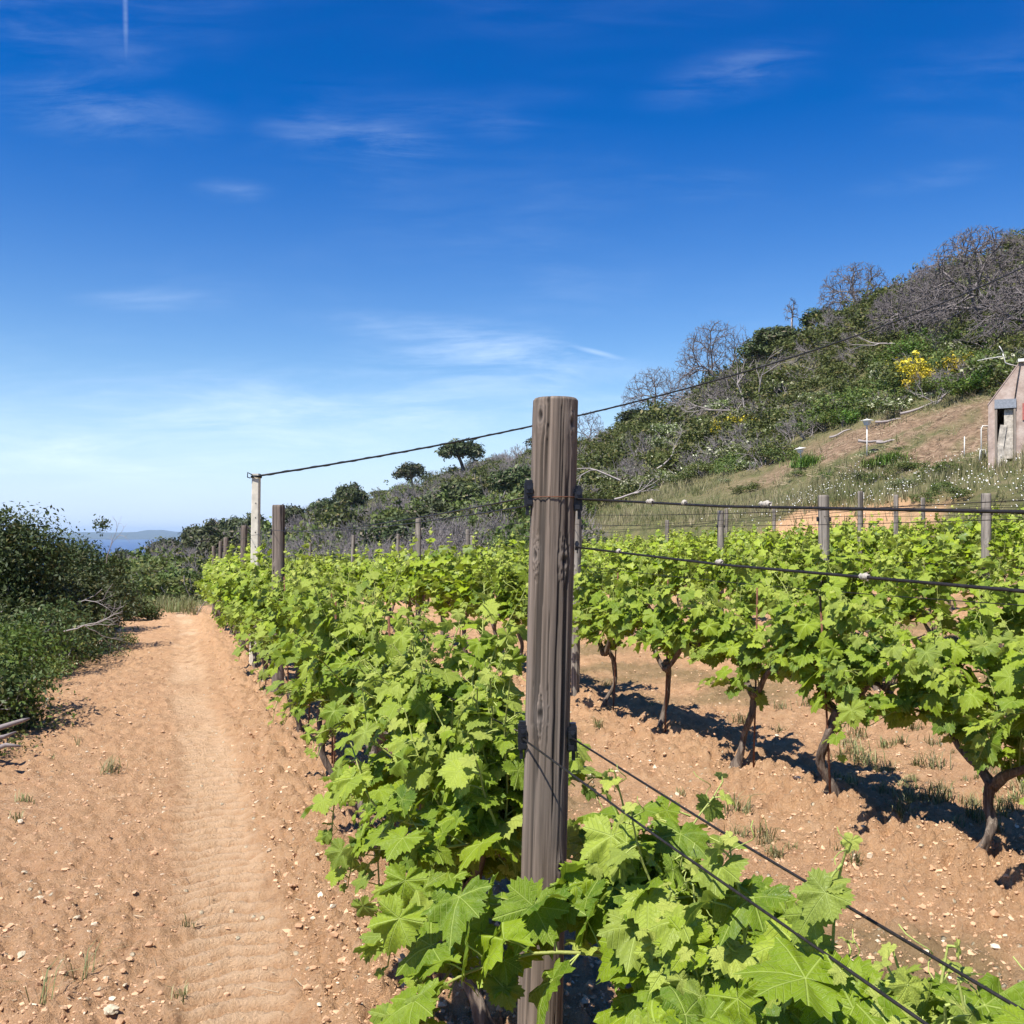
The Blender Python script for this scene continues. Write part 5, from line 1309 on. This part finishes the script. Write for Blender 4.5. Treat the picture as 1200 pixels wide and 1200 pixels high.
for (px, py, wx, wy, ang, st, plain) in ((120, 132, 190, 46, -6, .40, 0), (430, 163, 150, 30, -5, .42, 0), (272, 222, 62, 20, -4, .38, 0), (180, 350, 125, 20, 0, .42, 0), (590, 425, 230, 40, -4, .45, 0), (860, 85, 150, 45, 18, .28, 0), (1090, 208, 120, 24, 10, .22, 0), (590, 150, 60, 24, 5, .2, 0),
        (330, 490, 620, 85, 2, .55, 0), (60, 540, 560, 60, 0, .45, 0), (560, 395, 260, 30, -6, .3, 0), (820, 215, 120, 26, 0, .14, 0), (147, 15, 4.5, 62, 1, .40, 1), (700, 413, 40, 4.5, -14, .32, 1)):
    m_ = N('ShaderNodeMapping', vector_type='TEXTURE'); m_.inputs['Location'].default_value = ((px - 600) / F, (HOR - py) / F, 0); m_.inputs['Rotation'].default_value = (0, 0, math.radians(ang)); m_.inputs['Scale'].default_value = (wx / F, wy / F, 1)
    nt.links.new(cb.outputs[0], m_.inputs[0]); ln = N('ShaderNodeVectorMath', operation='LENGTH'); nt.links.new(m_.outputs[0], ln.inputs[0])
    g_ = mrg(ln.outputs['Value'], 1.0, .0, 0, st * (.42 if py < 380 and not plain else (.45 if plain and py < 100 else 1.05)))
    g_ = mth('MULTIPLY', g_, fm if not plain else mrg(fib2, .2, .6, .4, 1))
    alpha = g_ if alpha is None else mth('ADD', alpha, g_)
alpha = mth('ADD', alpha, mth('MULTIPLY', mth('MULTIPLY', mrg(big, .42, .68, 0, .08), fm), 1.0), True)
hz = N('ShaderNodeMix', data_type='RGBA'); nt.links.new(mrg(sx.outputs[2], .17, -.02, 0, .85), hz.inputs[0]); nt.links.new(hs.outputs[0], hz.inputs[6]); hz.inputs[7].default_value = (3.9, 5.2, 7.9, 1)
mixc = N('ShaderNodeMix', data_type='RGBA'); nt.links.new(alpha, mixc.inputs[0]); nt.links.new(hz.outputs[2], mixc.inputs[6]); mixc.inputs[7].default_value = (5.4, 6.6, 8.3, 1)
bg = N('ShaderNodeBackground'); bg.inputs[1].default_value = .10; nt.links.new(mixc.outputs[2], bg.inputs[0]); ow = N('ShaderNodeOutputWorld'); nt.links.new(bg.outputs[0], ow.inputs[0])
sun = bpy.data.lights.new('sun', 'SUN'); sun.energy = 5.0; sun.angle = math.radians(.53); sun.color = (1, .955, .88)
so = bpy.data.objects.new('sun', sun); COL.objects.link(so); so.rotation_euler = Vector(SUN_L).to_track_quat('-Z', 'Y').to_euler(); so.location = (-10, -10, 30)
cam = bpy.data.cameras.new('camera'); co = bpy.data.objects.new('camera', cam); COL.objects.link(co); co.location = (0, 0, EYE); co.rotation_euler = (math.pi / 2, 0, 0)
cam.sensor_width = 36; cam.lens = 36 * F / 1200; cam.shift_y = (HOR - 600) / 1200; cam.clip_start = .05; cam.clip_end = 40000
sc.camera = co
sc.view_settings.view_transform = 'Standard'; sc.view_settings.look = 'None'; sc.view_settings.exposure = .70; sc.view_settings.gamma = 1
sc.cycles.max_bounces = 8; sc.cycles.transparent_max_bounces = 8
